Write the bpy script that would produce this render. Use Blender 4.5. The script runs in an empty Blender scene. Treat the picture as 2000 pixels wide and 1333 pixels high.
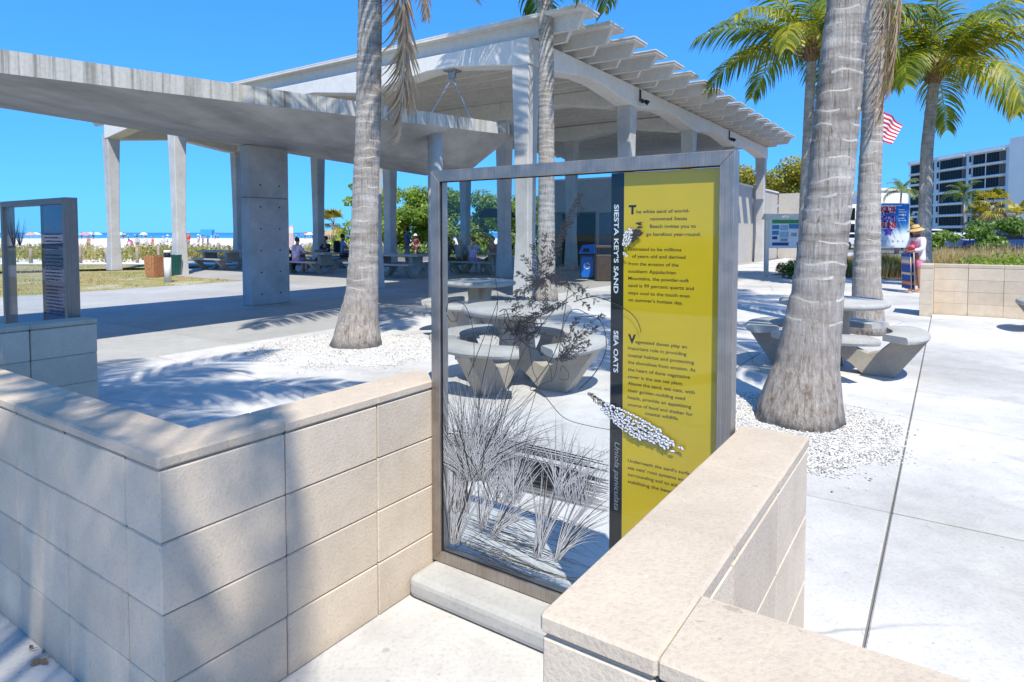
import bpy, bmesh, math, random
from mathutils import Vector, Matrix, Euler

R = math.radians
rnd = random.Random(7)
S = bpy.context.scene
COL = S.collection

# ---------------------------------------------------------------- camera
CAM_H, FPX, PITCH = 1.4661, 1250.0, 0.0425
cam = bpy.data.cameras.new('camera')
cam_ob = bpy.data.objects.new('camera', cam)
COL.objects.link(cam_ob)
cam_ob.location = (0, 0, CAM_H)
cam_ob.rotation_euler = (math.pi / 2 - PITCH, 0, 0)
cam.sensor_width = 36.0
cam.lens = 36.0 * FPX / 2000.0
HORIZON = 454.5
PPY = HORIZON + FPX * math.tan(PITCH)
cam.shift_y = -(666.5 - PPY) / 2000.0
cam.clip_start = 0.05
cam.clip_end = 9000
S.camera = cam_ob

# ---------------------------------------------------------------- light
SUN_DIR = Vector((0.146, -0.62, 1.0)).normalized()      # towards the sun
SUN_EL = math.asin(SUN_DIR.z)
SUN_AZ = math.atan2(SUN_DIR.x, SUN_DIR.y)
sun = bpy.data.lights.new('sun', 'SUN')
sun.energy = 3.6
sun.angle = R(0.53)
sun.color = (1.0, 0.93, 0.80)
sun_ob = bpy.data.objects.new('sun', sun)
COL.objects.link(sun_ob)
sun_ob.rotation_euler = (-SUN_DIR).to_track_quat('-Z', 'Y').to_euler()
sun_ob.location = (2, -8, 14)

world = bpy.data.worlds.new('World')
S.world = world
world.use_nodes = True
wn, wl = world.node_tree.nodes, world.node_tree.links
wn.clear()
sky = wn.new('ShaderNodeTexSky')
sky.sky_type = 'NISHITA'
sky.sun_disc = False
sky.sun_elevation = SUN_EL
sky.sun_rotation = SUN_AZ
sky.altitude = 0
sky.air_density = 1.0
sky.dust_density = 0.1
sky.ozone_density = 1.6
gam = wn.new('ShaderNodeGamma')
gam.inputs['Gamma'].default_value = 0.5
tint = wn.new('ShaderNodeMix')                 # the photograph's deep cyan-blue grading of the whole sky
tint.data_type = 'RGBA'; tint.blend_type = 'MULTIPLY'
tint.inputs[0].default_value = 1.0
tint.inputs[7].default_value = (0.25, 0.95, 2.15, 1.0)
bgn = wn.new('ShaderNodeBackground')
bgn.inputs['Strength'].default_value = 0.15
wout = wn.new('ShaderNodeOutputWorld')
wl.new(sky.outputs[0], gam.inputs[0])
wl.new(gam.outputs[0], tint.inputs[6])
wl.new(tint.outputs[2], bgn.inputs['Color'])
wl.new(bgn.outputs[0], wout.inputs['Surface'])

S.view_settings.view_transform = 'Standard'
S.view_settings.look = 'None'
S.view_settings.exposure = 0.8
S.view_settings.gamma = 1.0
S.view_settings.use_curve_mapping = False
S.render.engine = 'CYCLES'
S.cycles.max_bounces = 8
S.cycles.transparent_max_bounces = 24
S.cycles.use_denoising = True

# ---------------------------------------------------------------- site frame: everything built here runs along two axes
TH, CX, CY = 0.5982, -0.9647, 1.7182
CT, ST = math.cos(TH), math.sin(TH)
def W(u, v, z=0.0):
    return Vector((CX + u * CT + v * ST, CY - u * ST + v * CT, z))
def to_uv(p):
    x, y = p[0] - CX, p[1] - CY
    return x * CT - y * ST, x * ST + y * CT
def ray(x, y):
    a, b = (x - 1000) / FPX, -(y - PPY) / FPX
    c, s = math.cos(PITCH), math.sin(PITCH)
    return Vector((a, c + b * s, -s + b * c))
EYE = Vector((0, 0, CAM_H))
def atz(x, y, z=0.0):
    r = ray(x, y); return EYE + r * ((z - CAM_H) / r.z)
def atY(x, y, Y):
    r = ray(x, y); return EYE + r * (Y / r.y)
def atv(x, y, v):
    r = ray(x, y); o = -CX * ST - CY * CT
    return EYE + r * ((v - o) / (r.x * ST + r.y * CT))
def atu(x, y, u):
    r = ray(x, y); o = -CX * CT + CY * ST
    return EYE + r * ((u - o) / (r.x * CT - r.y * ST))

# ---------------------------------------------------------------- materials
def srgb(r, g, b):
    f = lambda c: (c / 255 / 12.92) if c / 255 <= 0.04045 else ((c / 255 + 0.055) / 1.055) ** 2.4
    return (f(r), f(g), f(b), 1.0)
def lin(c):
    return (c[0], c[1], c[2], 1.0)
class Mat:
    """A small wrapper to write node materials in few lines."""
    def __init__(self, name, rough=0.8, metal=0.0, spec=0.4):
        self.m = bpy.data.materials.new(name)
        self.m.use_nodes = True
        self.t = self.m.node_tree
        self.n, self.l = self.t.nodes, self.t.links
        self.b = self.n['Principled BSDF']
        self.out = self.n['Material Output']
        self.b.inputs['Roughness'].default_value = rough
        self.b.inputs['Metallic'].default_value = metal
        self.b.inputs['Specular IOR Level'].default_value = spec
        self._pos = None
    def node(self, t, **kw):
        n = self.n.new(t)
        for k, v in kw.items():
            setattr(n, k, v)
        return n
    def pos(self, scale=(1, 1, 1), rot=0.0, kind='world'):
        mp = self.node('ShaderNodeMapping')
        if kind == 'world':
            g = self.node('ShaderNodeNewGeometry'); self.l.new(g.outputs['Position'], mp.inputs['Vector'])
        else:
            g = self.node('ShaderNodeTexCoord'); self.l.new(g.outputs['Object'], mp.inputs['Vector'])
        mp.inputs['Scale'].default_value = scale
        mp.inputs['Rotation'].default_value = (0, 0, rot)
        return mp.outputs[0]
    def noise(self, scale, detail=4, rough=0.55, vec=None, dist=0.0):
        n = self.node('ShaderNodeTexNoise')
        n.inputs['Scale'].default_value = scale
        n.inputs['Detail'].default_value = detail
        n.inputs['Roughness'].default_value = rough
        n.inputs['Distortion'].default_value = dist
        self.l.new(vec if vec is not None else self.pos(), n.inputs['Vector'])
        return n.outputs[0]
    def ramp(self, fac, stops):
        r = self.node('ShaderNodeValToRGB')
        e = r.color_ramp.elements
        while len(e) < len(stops): e.new(0.5)
        for i, (p, c) in enumerate(stops):
            e[i].position = p
            e[i].color = c if len(c) == 4 else lin(c)
        self.l.new(fac, r.inputs[0])
        return r.outputs[0]
    def mix(self, fac, a, b, blend='MIX'):
        m = self.node('ShaderNodeMix', data_type='RGBA', blend_type=blend)
        for s, v in ((0, fac), (6, a), (7, b)):
            if isinstance(v, (int, float)): m.inputs[s].default_value = v
            elif isinstance(v, (tuple, list)): m.inputs[s].default_value = v if len(v) == 4 else lin(v)
            else: self.l.new(v, m.inputs[s])
        return m.outputs[2]
    def rand(self, lo, hi):
        o = self.node('ShaderNodeObjectInfo')
        mr = self.node('ShaderNodeMapRange')
        mr.inputs[3].default_value, mr.inputs[4].default_value = lo, hi
        self.l.new(o.outputs['Random'], mr.inputs[0])
        c = self.node('ShaderNodeCombineColor')
        for i in range(3): self.l.new(mr.outputs[0], c.inputs[i])
        return c.outputs[0]
    def base(self, c):
        if isinstance(c, (tuple, list)): self.b.inputs['Base Color'].default_value = c if len(c) == 4 else lin(c)
        else: self.l.new(c, self.b.inputs['Base Color'])
        return self
    def bump(self, h, strength=0.3, dist=0.01):
        b = self.node('ShaderNodeBump')
        b.inputs['Strength'].default_value = strength
        b.inputs['Distance'].default_value = dist
        self.l.new(h, b.inputs['Height'])
        self.l.new(b.outputs[0], self.b.inputs['Normal'])
        return self
    def translucent(self, col, fac):
        t = self.node('ShaderNodeBsdfTranslucent')
        if isinstance(col, (tuple, list)): t.inputs['Color'].default_value = lin(col)
        else: self.l.new(col, t.inputs['Color'])
        m = self.node('ShaderNodeMixShader')
        m.inputs[0].default_value = fac
        self.l.new(self.b.outputs[0], m.inputs[1]); self.l.new(t.outputs[0], m.inputs[2])
        self.l.new(m.outputs[0], self.out.inputs['Surface'])
        return self

MATS = {}
def plain(name, c, rough=0.7, metal=0.0, var=0.12, scale=9.0, spec=0.4):
    """plain coloured material with a little mottling"""
    if name in MATS: return MATS[name]
    m = Mat(name, rough, metal, spec)
    c = c if len(c) == 4 else lin(c)
    n = m.noise(scale, 3)
    lo = tuple(x * (1 - var) for x in c[:3]); hi = tuple(min(1, x * (1 + var)) for x in c[:3])
    m.base(m.ramp(n, [(0.3, lo), (0.7, hi)]))
    MATS[name] = m.m
    return m.m

def concrete(name, c, mott=0.16, speck=0.25, bump=0.25, rvar=0.06, big=0.5, fine=60, stain=None, cracks=False, chips=False, damp=False):
    m = Mat(name, 0.85, 0, 0.25)
    n1 = m.noise(big, 6, 0.6)
    n2 = m.noise(fine, 3, 0.6)
    n3 = m.noise(7, 5, 0.65)
    lo = tuple(x * (1 - mott) for x in c); hi = tuple(min(0.95, x * (1 + mott * 0.7)) for x in c)
    base = m.ramp(n1, [(0.32, lo), (0.68, hi)])
    base = m.mix(0.6, base, m.ramp(n3, [(0.3, (0.84, 0.84, 0.85)), (0.65, (1.05, 1.05, 1.04))]), 'MULTIPLY')
    base = m.mix(speck, base, m.ramp(n2, [(0.34, (0.5, 0.5, 0.5)), (0.48, (1, 1, 1)), (0.75, (1.15, 1.15, 1.15))]), 'MULTIPLY')
    base = m.mix(1.0, base, m.rand(1 - rvar, 1 + rvar), 'MULTIPLY')
    if stain:
        ns = m.noise(1.7, 5, 0.7, dist=0.6)
        base = m.mix(m.ramp(ns, [(0.56, (0, 0, 0)), (0.72, (stain, stain, stain))]), base, tuple(x * 0.6 for x in c))
    if cracks:
        vo = m.node('ShaderNodeTexVoronoi', feature='DISTANCE_TO_EDGE'); vo.inputs['Scale'].default_value = 0.33; vo.inputs['Randomness'].default_value = 1.0
        wob = m.node('ShaderNodeMix', data_type='VECTOR'); wob.inputs[0].default_value = 0.10
        nz = m.node('ShaderNodeTexNoise'); nz.inputs['Scale'].default_value = 3.0; nz.inputs['Detail'].default_value = 5
        pp = m.pos(); m.l.new(pp, nz.inputs['Vector']); m.l.new(pp, wob.inputs[4]); m.l.new(nz.outputs['Color'], wob.inputs[5]); m.l.new(wob.outputs[1], vo.inputs['Vector'])
        ln = m.ramp(vo.outputs['Distance'], [(0.0, (1, 1, 1)), (0.0035, (0, 0, 0))])
        k = m.mix(1.0, ln, m.ramp(m.noise(0.45, 2), [(0.52, (0, 0, 0)), (0.56, (0.6, 0.6, 0.6))]), 'MULTIPLY')
        base = m.mix(k, base, tuple(x * 0.35 for x in c))
        sp = m.noise(2.6, 2, 0.5)
        base = m.mix(m.ramp(m.noise(19, 2, 0.4), [(0.70, (0, 0, 0)), (0.74, (0.5, 0.5, 0.5))]), base, tuple(x * 0.45 for x in c))
    if damp:
        g_ = m.node('ShaderNodeNewGeometry'); sp_ = m.node('ShaderNodeSeparateXYZ'); m.l.new(g_.outputs['Position'], sp_.inputs[0])
        dn_ = m.node('ShaderNodeMath', operation='MULTIPLY_ADD'); dn_.inputs[1].default_value = 0.22; m.l.new(m.noise(5, 4, 0.65), dn_.inputs[0]); dn_.inputs[2].default_value = -0.05
        df_ = m.node('ShaderNodeMath', operation='SUBTRACT'); m.l.new(dn_.outputs[0], df_.inputs[0]); m.l.new(sp_.outputs[2], df_.inputs[1])
        base = m.mix(m.ramp(df_.outputs[0], [(0.0, (0, 0, 0)), (0.07, (0.45, 0.45, 0.45))]), base, tuple(x * 0.55 for x in c))
        run_ = m.noise(1.0, 4, 0.6, m.pos((9, 9, 0.9)))
        base = m.mix(m.ramp(run_, [(0.58, (0, 0, 0)), (0.72, (0.35, 0.35, 0.35))]), base, tuple(x * 0.72 for x in c))
        base = m.mix(m.ramp(m.noise(75, 2, 0.4), [(0.71, (0, 0, 0)), (0.75, (0.35, 0.35, 0.35))]), base, tuple(x * 0.45 for x in c))
    if chips:
        base = m.mix(m.ramp(m.noise(11, 4, 0.75), [(0.66, (0, 0, 0)), (0.71, (0.55, 0.55, 0.55))]), base, (0.70, 0.66, 0.60))
        base = m.mix(m.ramp(m.noise(23, 3, 0.6), [(0.70, (0, 0, 0)), (0.75, (0.5, 0.5, 0.5))]), base, tuple(x * 0.5 for x in c))
    m.base(base)
    m.bump(n2, bump, 0.004)
    MATS[name] = m.m
    return m.m

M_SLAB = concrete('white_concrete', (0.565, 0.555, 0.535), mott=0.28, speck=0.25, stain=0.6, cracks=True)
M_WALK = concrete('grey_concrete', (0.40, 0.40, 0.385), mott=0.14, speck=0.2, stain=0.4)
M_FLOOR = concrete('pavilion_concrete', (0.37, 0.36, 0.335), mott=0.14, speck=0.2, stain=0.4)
M_JOINT = concrete('joint_sand', (0.19, 0.18, 0.165))
M_BLOCK = concrete('tan_block', (0.61, 0.515, 0.40), mott=0.09, speck=0.2, bump=0.5, rvar=0.075, big=1.4, fine=110, stain=0.25, damp=True)
M_CAP = concrete('tan_cap', (0.535, 0.45, 0.35), mott=0.09, speck=0.2, bump=0.5, rvar=0.05, big=2.2, fine=110, stain=0.15, chips=True)
M_MORTAR = concrete('mortar', (0.40, 0.345, 0.275), mott=0.1)
M_TABLE = concrete('table_concrete', (0.41, 0.405, 0.38), mott=0.14, speck=0.35, bump=0.3, big=3, fine=90)
M_TABLELEG = concrete('table_leg_concrete', (0.38, 0.345, 0.29), mott=0.12, speck=0.3, bump=0.3, big=3, fine=90)
M_PAINT = concrete('white_painted_concrete', (0.74, 0.72, 0.68), mott=0.06, speck=0.08, bump=0.1, rvar=0.02, big=0.7)
M_CEIL = concrete('grey_painted_tee', (0.68, 0.65, 0.60), mott=0.07, speck=0.08, bump=0.1, rvar=0.03, big=0.7)
M_COLUMN = concrete('column_concrete', (0.53, 0.525, 0.51), mott=0.18, speck=0.15, bump=0.15, big=1.1)
M_BUILD = concrete('restroom_stucco', (0.50, 0.465, 0.41), mott=0.08, speck=0.1, big=0.6)

def board_formed():
    m = Mat('weathered_board_formed_concrete', 0.9, 0, 0.2)
    v1 = m.pos((5.2, 5.2, 0.22)); v2 = m.pos((17, 17, 0.35))
    s1 = m.noise(1.0, 3, 0.5, v1); s2 = m.noise(1.0, 4, 0.6, v2); s3 = m.noise(26, 4)
    c = m.ramp(s1, [(0.30, (0.30, 0.29, 0.26)), (0.44, (0.50, 0.49, 0.45)), (0.56, (0.57, 0.56, 0.53)), (0.70, (0.42, 0.38, 0.29))])
    c = m.mix(0.85, c, m.ramp(s2, [(0.33, (0.42, 0.42, 0.42)), (0.46, (1, 1, 1)), (0.7, (1.05, 1.05, 1.05))]), 'MULTIPLY')
    m.base(m.mix(0.4, c, m.ramp(s3, [(0.35, (0.7, 0.7, 0.7)), (0.6, (1, 1, 1))]), 'MULTIPLY'))
    m.bump(s2, 0.35, 0.01)
    return m.m
M_FASCIA = board_formed()
def soffit():
    m = Mat('canopy_soffit_concrete', 0.85, 0, 0.25)
    n = m.noise(1.0, 5, 0.6, m.pos((1.6, 0.32, 1.6), TH, 'world')); n2 = m.noise(2.2, 5, 0.6)
    c = m.ramp(n, [(0.3, (0.33, 0.325, 0.315)), (0.7, (0.56, 0.55, 0.53))])
    m.base(m.mix(0.5, c, m.ramp(n2, [(0.35, (0.75, 0.75, 0.75)), (0.65, (1.08, 1.08, 1.08))]), 'MULTIPLY'))
    return m.m
M_SOFFIT = soffit()

def steel():
    m = Mat('brushed_steel', 0.5, 1.0)
    n = m.noise(1.0, 3, 0.5, m.pos((260, 260, 3), 0, 'object')); n2 = m.noise(14, 4)
    m.base(m.mix(0.6, m.ramp(n, [(0.3, (0.36, 0.32, 0.285)), (0.7, (0.50, 0.455, 0.41))]), m.ramp(n2, [(0.35, (0.75, 0.72, 0.70)), (0.6, (1, 1, 1))]), 'MULTIPLY'))
    r = m.ramp(n2, [(0.3, (0.44, 0.44, 0.44)), (0.7, (0.6, 0.6, 0.6))]); m.l.new(r, m.b.inputs['Roughness'])
    return m.m
M_STEEL = steel()
M_BRONZE = steel(); M_BRONZE.name = 'dark_weathered_steel'
for n_ in M_BRONZE.node_tree.nodes:
    if n_.type == 'VALTORGB' and n_.color_ramp.elements[0].color[0] < 0.4 and n_.color_ramp.elements[0].color[1] < 0.34:
        for e_ in n_.color_ramp.elements: e_.color = tuple(x * 0.55 for x in e_.color[:3]) + (1,)

def glass(name, tint=(0.93, 0.95, 0.96)):
    m = Mat(name)
    tr = m.node('ShaderNodeBsdfTransparent'); tr.inputs[0].default_value = lin(tint)
    gl = m.node('ShaderNodeBsdfGlossy'); gl.inputs['Roughness'].default_value = 0.015; gl.inputs[0].default_value = (0.9, 0.93, 0.95, 1)
    lw = m.node('ShaderNodeLayerWeight'); lw.inputs[0].default_value = 0.5
    pw = m.node('ShaderNodeMath', operation='POWER'); pw.inputs[1].default_value = 5.0; m.l.new(lw.outputs['Facing'], pw.inputs[0])
    fr = m.node('ShaderNodeMath', operation='MULTIPLY_ADD'); fr.inputs[1].default_value = 0.28; fr.inputs[2].default_value = 0.022; m.l.new(pw.outputs[0], fr.inputs[0])
    mx = m.node('ShaderNodeMixShader')
    m.l.new(fr.outputs[0], mx.inputs[0]); m.l.new(tr.outputs[0], mx.inputs[1]); m.l.new(gl.outputs[0], mx.inputs[2])
    m.l.new(mx.outputs[0], m.out.inputs['Surface'])
    return m.m
M_GLASS = glass('sign_glass')
M_DARKGLASS = plain('dark_window_glass', (0.008, 0.009, 0.011), 0.25, 0, 0.5, 0.2, 0.1)

def film(name, c, tfac=0.25, rough=0.3):
    m = Mat(name, rough, 0, 0.5)
    n = m.noise(3.0, 4); n2 = m.noise(300, 2)
    col = m.ramp(n, [(0.3, tuple(x * 0.93 for x in c)), (0.7, tuple(min(1, x * 1.05) for x in c))])
    m.base(m.mix(0.15, col, m.ramp(n2, [(0.4, (0.8, 0.8, 0.8)), (0.6, (1, 1, 1))]), 'MULTIPLY'))
    return m.translucent(c, tfac).m
M_YELLOW = film('yellow_sign_film', (0.82, 0.595, 0.008))
M_BLUEFILM = film('blue_sign_film', (0.02, 0.09, 0.24), 0.3)
M_BLACK = plain('black_ink', (0.008, 0.008, 0.009), 0.45)
M_INK = plain('dark_grey_ink', (0.035, 0.035, 0.038), 0.6)
M_WHITEINK = plain('white_ink', (0.78, 0.79, 0.80), 0.5, 0, 0.05)
M_PALEINK = plain('pale_grey_ink', (0.56, 0.57, 0.585), 0.5, 0, 0.05)
M_GREYINK = plain('grey_ink', (0.30, 0.31, 0.33), 0.5)

def trunk_mat():
    m = Mat('coconut_bark', 0.95, 0, 0.15)
    f = m.noise(1.0, 6, 0.75, m.pos((46, 46, 3.6), 0, 'object'), 0.5)
    b = m.noise(3.0, 5, 0.65, m.pos((1, 1, 1), 0, 'object'))
    s = m.noise(1.0, 3, 0.6, m.pos((3, 3, 24), 0, 'object'))
    c = m.ramp(b, [(0.3, (0.33, 0.29, 0.25)), (0.52, (0.47, 0.435, 0.395)), (0.72, (0.60, 0.57, 0.53))])
    c = m.mix(0.9, c, m.ramp(f, [(0.32, (0.24, 0.20, 0.17)), (0.45, (0.92, 0.91, 0.90)), (0.7, (1.1, 1.1, 1.1))]), 'MULTIPLY')
    c = m.mix(0.5, c, m.ramp(s, [(0.34, (0.5, 0.47, 0.44)), (0.5, (1, 1, 1)), (0.7, (1.12, 1.12, 1.12))]), 'MULTIPLY')
    # root end: rough and browner
    tc = m.node('ShaderNodeTexCoord'); sp = m.node('ShaderNodeSeparateXYZ'); m.l.new(tc.outputs['Object'], sp.inputs[0])
    k = m.node('ShaderNodeMapRange'); k.inputs[1].default_value = 1.25; k.inputs[2].default_value = 0.15; m.l.new(sp.outputs[2], k.inputs[0])
    n4 = m.noise(1.0, 5, 0.75, m.pos((22, 22, 8), 0, 'object'))
    rough = m.ramp(n4, [(0.36, (0.22, 0.17, 0.13)), (0.5, (0.42, 0.37, 0.32)), (0.66, (0.56, 0.52, 0.48))])
    m.base(m.mix(k.outputs[0], c, rough))
    m.bump(f, 1.0, 0.035)
    return m.m
M_TRUNK = trunk_mat()
M_SCAR = concrete('pale_leaf_scar', (0.46, 0.43, 0.395), mott=0.25, speck=0.5, bump=0.5, big=6, fine=70)

def leaf_mat(name, stops, tf=0.35, tcol=(0.25, 0.3, 0.02), rough=0.45):
    m = Mat(name, rough, 0, 0.5)
    o = m.node('ShaderNodeObjectInfo'); g = m.node('ShaderNodeNewGeometry')
    n = m.noise(0.9, 3)
    a = m.node('ShaderNodeMath', operation='MULTIPLY_ADD'); a.inputs[1].default_value = 0.45
    m.l.new(g.outputs['Random Per Island'], a.inputs[0])
    h = m.node('ShaderNodeMath', operation='MULTIPLY_ADD'); h.inputs[1].default_value = 0.35; m.l.new(o.outputs['Random'], h.inputs[0])
    h2 = m.node('ShaderNodeMath', operation='MULTIPLY'); h2.inputs[1].default_value = 0.4; m.l.new(n, h2.inputs[0])
    m.l.new(h2.outputs[0], h.inputs[2]); m.l.new(h.outputs[0], a.inputs[2])
    c = m.ramp(a.outputs[0], stops)
    m.base(c)
    t = m.mix(1.0, c, (2.2, 2.0, 0.9), 'MULTIPLY')
    return m.translucent(t, tf).m
M_FROND = leaf_mat('palm_leaflet', [(0.15, (0.04, 0.085, 0.012)), (0.44, (0.095, 0.155, 0.014)), (0.70, (0.24, 0.27, 0.02)), (0.95, (0.50, 0.43, 0.05))], 0.42)
M_RACHIS = plain('palm_rachis', (0.40, 0.36, 0.06), 0.5)
M_DEAD = leaf_mat('dry_palm_leaflet', [(0.15, (0.17, 0.10, 0.055)), (0.5, (0.36, 0.25, 0.16)), (0.9, (0.55, 0.45, 0.34))], 0.15)
M_BOOT = plain('palm_boot_fibre', (0.20, 0.13, 0.07), 0.95, 0, 0.4, 20)
M_SEAGRAPE = leaf_mat('sea_grape_leaf', [(0.1, (0.045, 0.10, 0.012)), (0.45, (0.13, 0.22, 0.02)), (0.8, (0.30, 0.38, 0.04))], 0.4)
M_OLIVE = leaf_mat('olive_leaf', [(0.1, (0.06, 0.085, 0.012)), (0.45, (0.19, 0.20, 0.02)), (0.8, (0.40, 0.36, 0.04))], 0.35)
M_BUSH = leaf_mat('bush_leaf', [(0.15, (0.03, 0.08, 0.01)), (0.5, (0.075, 0.16, 0.02)), (0.85, (0.17, 0.27, 0.035))], 0.35)
M_DUNE = leaf_mat('dune_leaf', [(0.15, (0.06, 0.085, 0.015)), (0.5, (0.14, 0.16, 0.03)), (0.85, (0.30, 0.26, 0.06))], 0.3)
M_FLOWERBED = leaf_mat('ground_cover_leaf', [(0.15, (0.06, 0.13, 0.012)), (0.5, (0.13, 0.22, 0.02)), (0.8, (0.26, 0.32, 0.03)), (0.92, (0.65, 0.52, 0.02))], 0.35)
M_TAWNY = leaf_mat('tawny_grass', [(0.15, (0.15, 0.12, 0.05)), (0.5, (0.33, 0.26, 0.12)), (0.9, (0.52, 0.43, 0.26))], 0.3)
M_GREENGRASS = leaf_mat('green_grass', [(0.15, (0.07, 0.10, 0.015)), (0.5, (0.17, 0.18, 0.035)), (0.9, (0.35, 0.31, 0.08))], 0.3)
M_SABAL = leaf_mat('sabal_leaf', [(0.15, (0.06, 0.08, 0.012)), (0.5, (0.19, 0.19, 0.025)), (0.9, (0.42, 0.35, 0.05))], 0.35)
M_ROYAL = leaf_mat('royal_leaf', [(0.15, (0.04, 0.09, 0.02)), (0.5, (0.09, 0.16, 0.04)), (0.9, (0.2, 0.26, 0.08))], 0.35)
M_GREYTRUNK = plain('grey_trunk', (0.33, 0.29, 0.24), 0.9, 0, 0.3, 12)

# ---------------------------------------------------------------- object helpers
def link(o, parent=None):
    COL.objects.link(o)
    if parent is not None: o.parent = parent
    return o
def tag(o, label=None, cat=None, group=None, kind=None):
    if label: o['label'] = label
    if cat: o['category'] = cat
    if group: o['group'] = group
    if kind: o['kind'] = kind
    return o
def thing(name, label, cat, loc=(0, 0, 0), rz=0.0, group=None):
    o = link(bpy.data.objects.new(name, None))
    o.location = loc; o.rotation_euler = (0, 0, rz); o.empty_display_size = 0.2
    return tag(o, label, cat, group)
def kids(o):
    return [c for c in bpy.data.objects if c.parent == o]
def copy_tree(o, parent=None, label=None, group=None):
    src = {}
    for x in bpy.data.objects:
        if x.parent: src.setdefault(x.parent.name, []).append(x)
    def rec(a, par):
        c = a.copy(); COL.objects.link(c); c.parent = par
        for ch in src.get(a.name, []): rec(ch, c)
        return c
    c = rec(o, parent)
    if label: c['label'] = label
    if group: c['group'] = group
    return c

class MB:
    """collects vertices and faces for one mesh"""
    def __init__(s): s.v, s.f, s.mi, s.k = [], [], [], 0
    def add(s, vs, fs, M=None):
        o = len(s.v)
        s.v += [tuple(M @ Vector(p)) if M is not None else tuple(p) for p in vs]
        s.f += [tuple(i + o for i in f) for f in fs]
        s.mi += [s.k] * len(fs)
        return s
    def box(s, x0, x1, y0, y1, z0, z1, c=0.0, M=None):
        if c <= 0:
            v = [(x, y, z) for z in (z0, z1) for y in (y0, y1) for x in (x0, x1)]
            return s.add(v, [(0, 2, 3, 1), (4, 5, 7, 6), (0, 1, 5, 4), (1, 3, 7, 5), (3, 2, 6, 7), (2, 0, 4, 6)], M)
        v = []
        idx = {}
        xs, ys, zs = (x0, x1), (y0, y1), (z0, z1)
        for i in (0, 1):
            for j in (0, 1):
                for k in (0, 1):
                    sx, sy, sz = (1, -1)[i], (1, -1)[j], (1, -1)[k]
                    p = (xs[i], ys[j], zs[k])
                    idx[i, j, k, 0] = len(v); v.append((p[0], p[1] + sy * c, p[2] + sz * c))
                    idx[i, j, k, 1] = len(v); v.append((p[0] + sx * c, p[1], p[2] + sz * c))
                    idx[i, j, k, 2] = len(v); v.append((p[0] + sx * c, p[1] + sy * c, p[2]))
        f = []
        cyc = [(0, 0), (1, 0), (1, 1), (0, 1)]
        for a in (0, 1):
            q = [idx[a, j, k, 0] for j, k in cyc]; f.append(q if a else q[::-1])
            q = [idx[i, a, k, 1] for i, k in cyc]; f.append(q[::-1] if a else q)
            q = [idx[i, j, a, 2] for i, j in cyc]; f.append(q if a else q[::-1])
        for j in (0, 1):
            for k in (0, 1):
                f.append((idx[0, j, k, 1], idx[1, j, k, 1], idx[1, j, k, 2], idx[0, j, k, 2]))
                f.append((idx[j, 0, k, 0], idx[j, 1, k, 0], idx[j, 1, k, 2], idx[j, 0, k, 2]))
                f.append((idx[j, k, 0, 0], idx[j, k, 1, 0], idx[j, k, 1, 1], idx[j, k, 0, 1]))
        for i in (0, 1):
            for j in (0, 1):
                for k in (0, 1): f.append((idx[i, j, k, 0], idx[i, j, k, 1], idx[i, j, k, 2]))
        return s.add(v, f, M)
    def prism(s, pts, z0, z1, M=None):
        """polygon pts (x, y) extruded from z0 to z1"""
        n = len(pts)
        v = [(p[0], p[1], z0) for p in pts] + [(p[0], p[1], z1) for p in pts]
        f = [tuple(range(n))[::-1], tuple(range(n, 2 * n))] + [(i, (i + 1) % n, n + (i + 1) % n, n + i) for i in range(n)]
        return s.add(v, f, M)
    def loft(s, rings, closed=True, cap=True, M=None):
        n = len(rings[0]); v = [p for r in rings for p in r]; f = []
        for a in range(len(rings) - 1):
            for i in range(n if closed else n - 1):
                j = (i + 1) % n
                f.append((a * n + i, a * n + j, (a + 1) * n + j, (a + 1) * n + i))
        if cap and closed:
            f.append(tuple(range(n))[::-1]); f.append(tuple((len(rings) - 1) * n + i for i in range(n)))
        return s.add(v, f, M)
    def tube(s, path, r, n=8, M=None):
        """tube along points; r a number or one per point"""
        P = [Vector(p) for p in path]; rs = r if isinstance(r, (list, tuple)) else [r] * len(P)
        rings = []; up = Vector((0, 0, 1))
        for i, p in enumerate(P):
            d = (P[min(i + 1, len(P) - 1)] - P[max(i - 1, 0)]).normalized()
            a = d.cross(up if abs(d.z) < 0.95 else Vector((1, 0, 0))).normalized(); b = a.cross(d).normalized()
            rings.append([tuple(p + (a * math.cos(t) + b * math.sin(t)) * rs[i]) for t in [2 * math.pi * k / n for k in range(n)]])
        return s.loft(rings, M=M)
    def lathe(s, prof, n=24, M=None):
        rings = [[(r * math.cos(2 * math.pi * k / n), r * math.sin(2 * math.pi * k / n), z) for k in range(n)] for r, z in prof]
        return s.loft(rings, M=M)
    def ball(s, c, r, n=10, m=7):
        rings = []
        rr = r if isinstance(r, (tuple, list)) else (r, r, r)
        for i in range(m + 1):
            t = math.pi * (0.02 + 0.96 * i / m)
            rings.append([(c[0] + rr[0] * math.sin(t) * math.cos(2 * math.pi * k / n), c[1] + rr[1] * math.sin(t) * math.sin(2 * math.pi * k / n), c[2] - rr[2] * math.cos(t)) for k in range(n)])
        return s.loft(rings)
    def mesh(s, name, mats, smooth=False, fix=True):
        me = bpy.data.meshes.new(name)
        me.from_pydata(s.v, [], s.f)
        for m in (mats if isinstance(mats, (list, tuple)) else [mats]): me.materials.append(m)
        if any(s.mi): me.polygons.foreach_set('material_index', s.mi)
        if smooth: me.polygons.foreach_set('use_smooth', [True] * len(me.polygons))
        if fix:
            bm = bmesh.new(); bm.from_mesh(me); bmesh.ops.recalc_face_normals(bm, faces=bm.faces); bm.to_mesh(me); bm.free()
        me.update()
        return me
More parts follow.
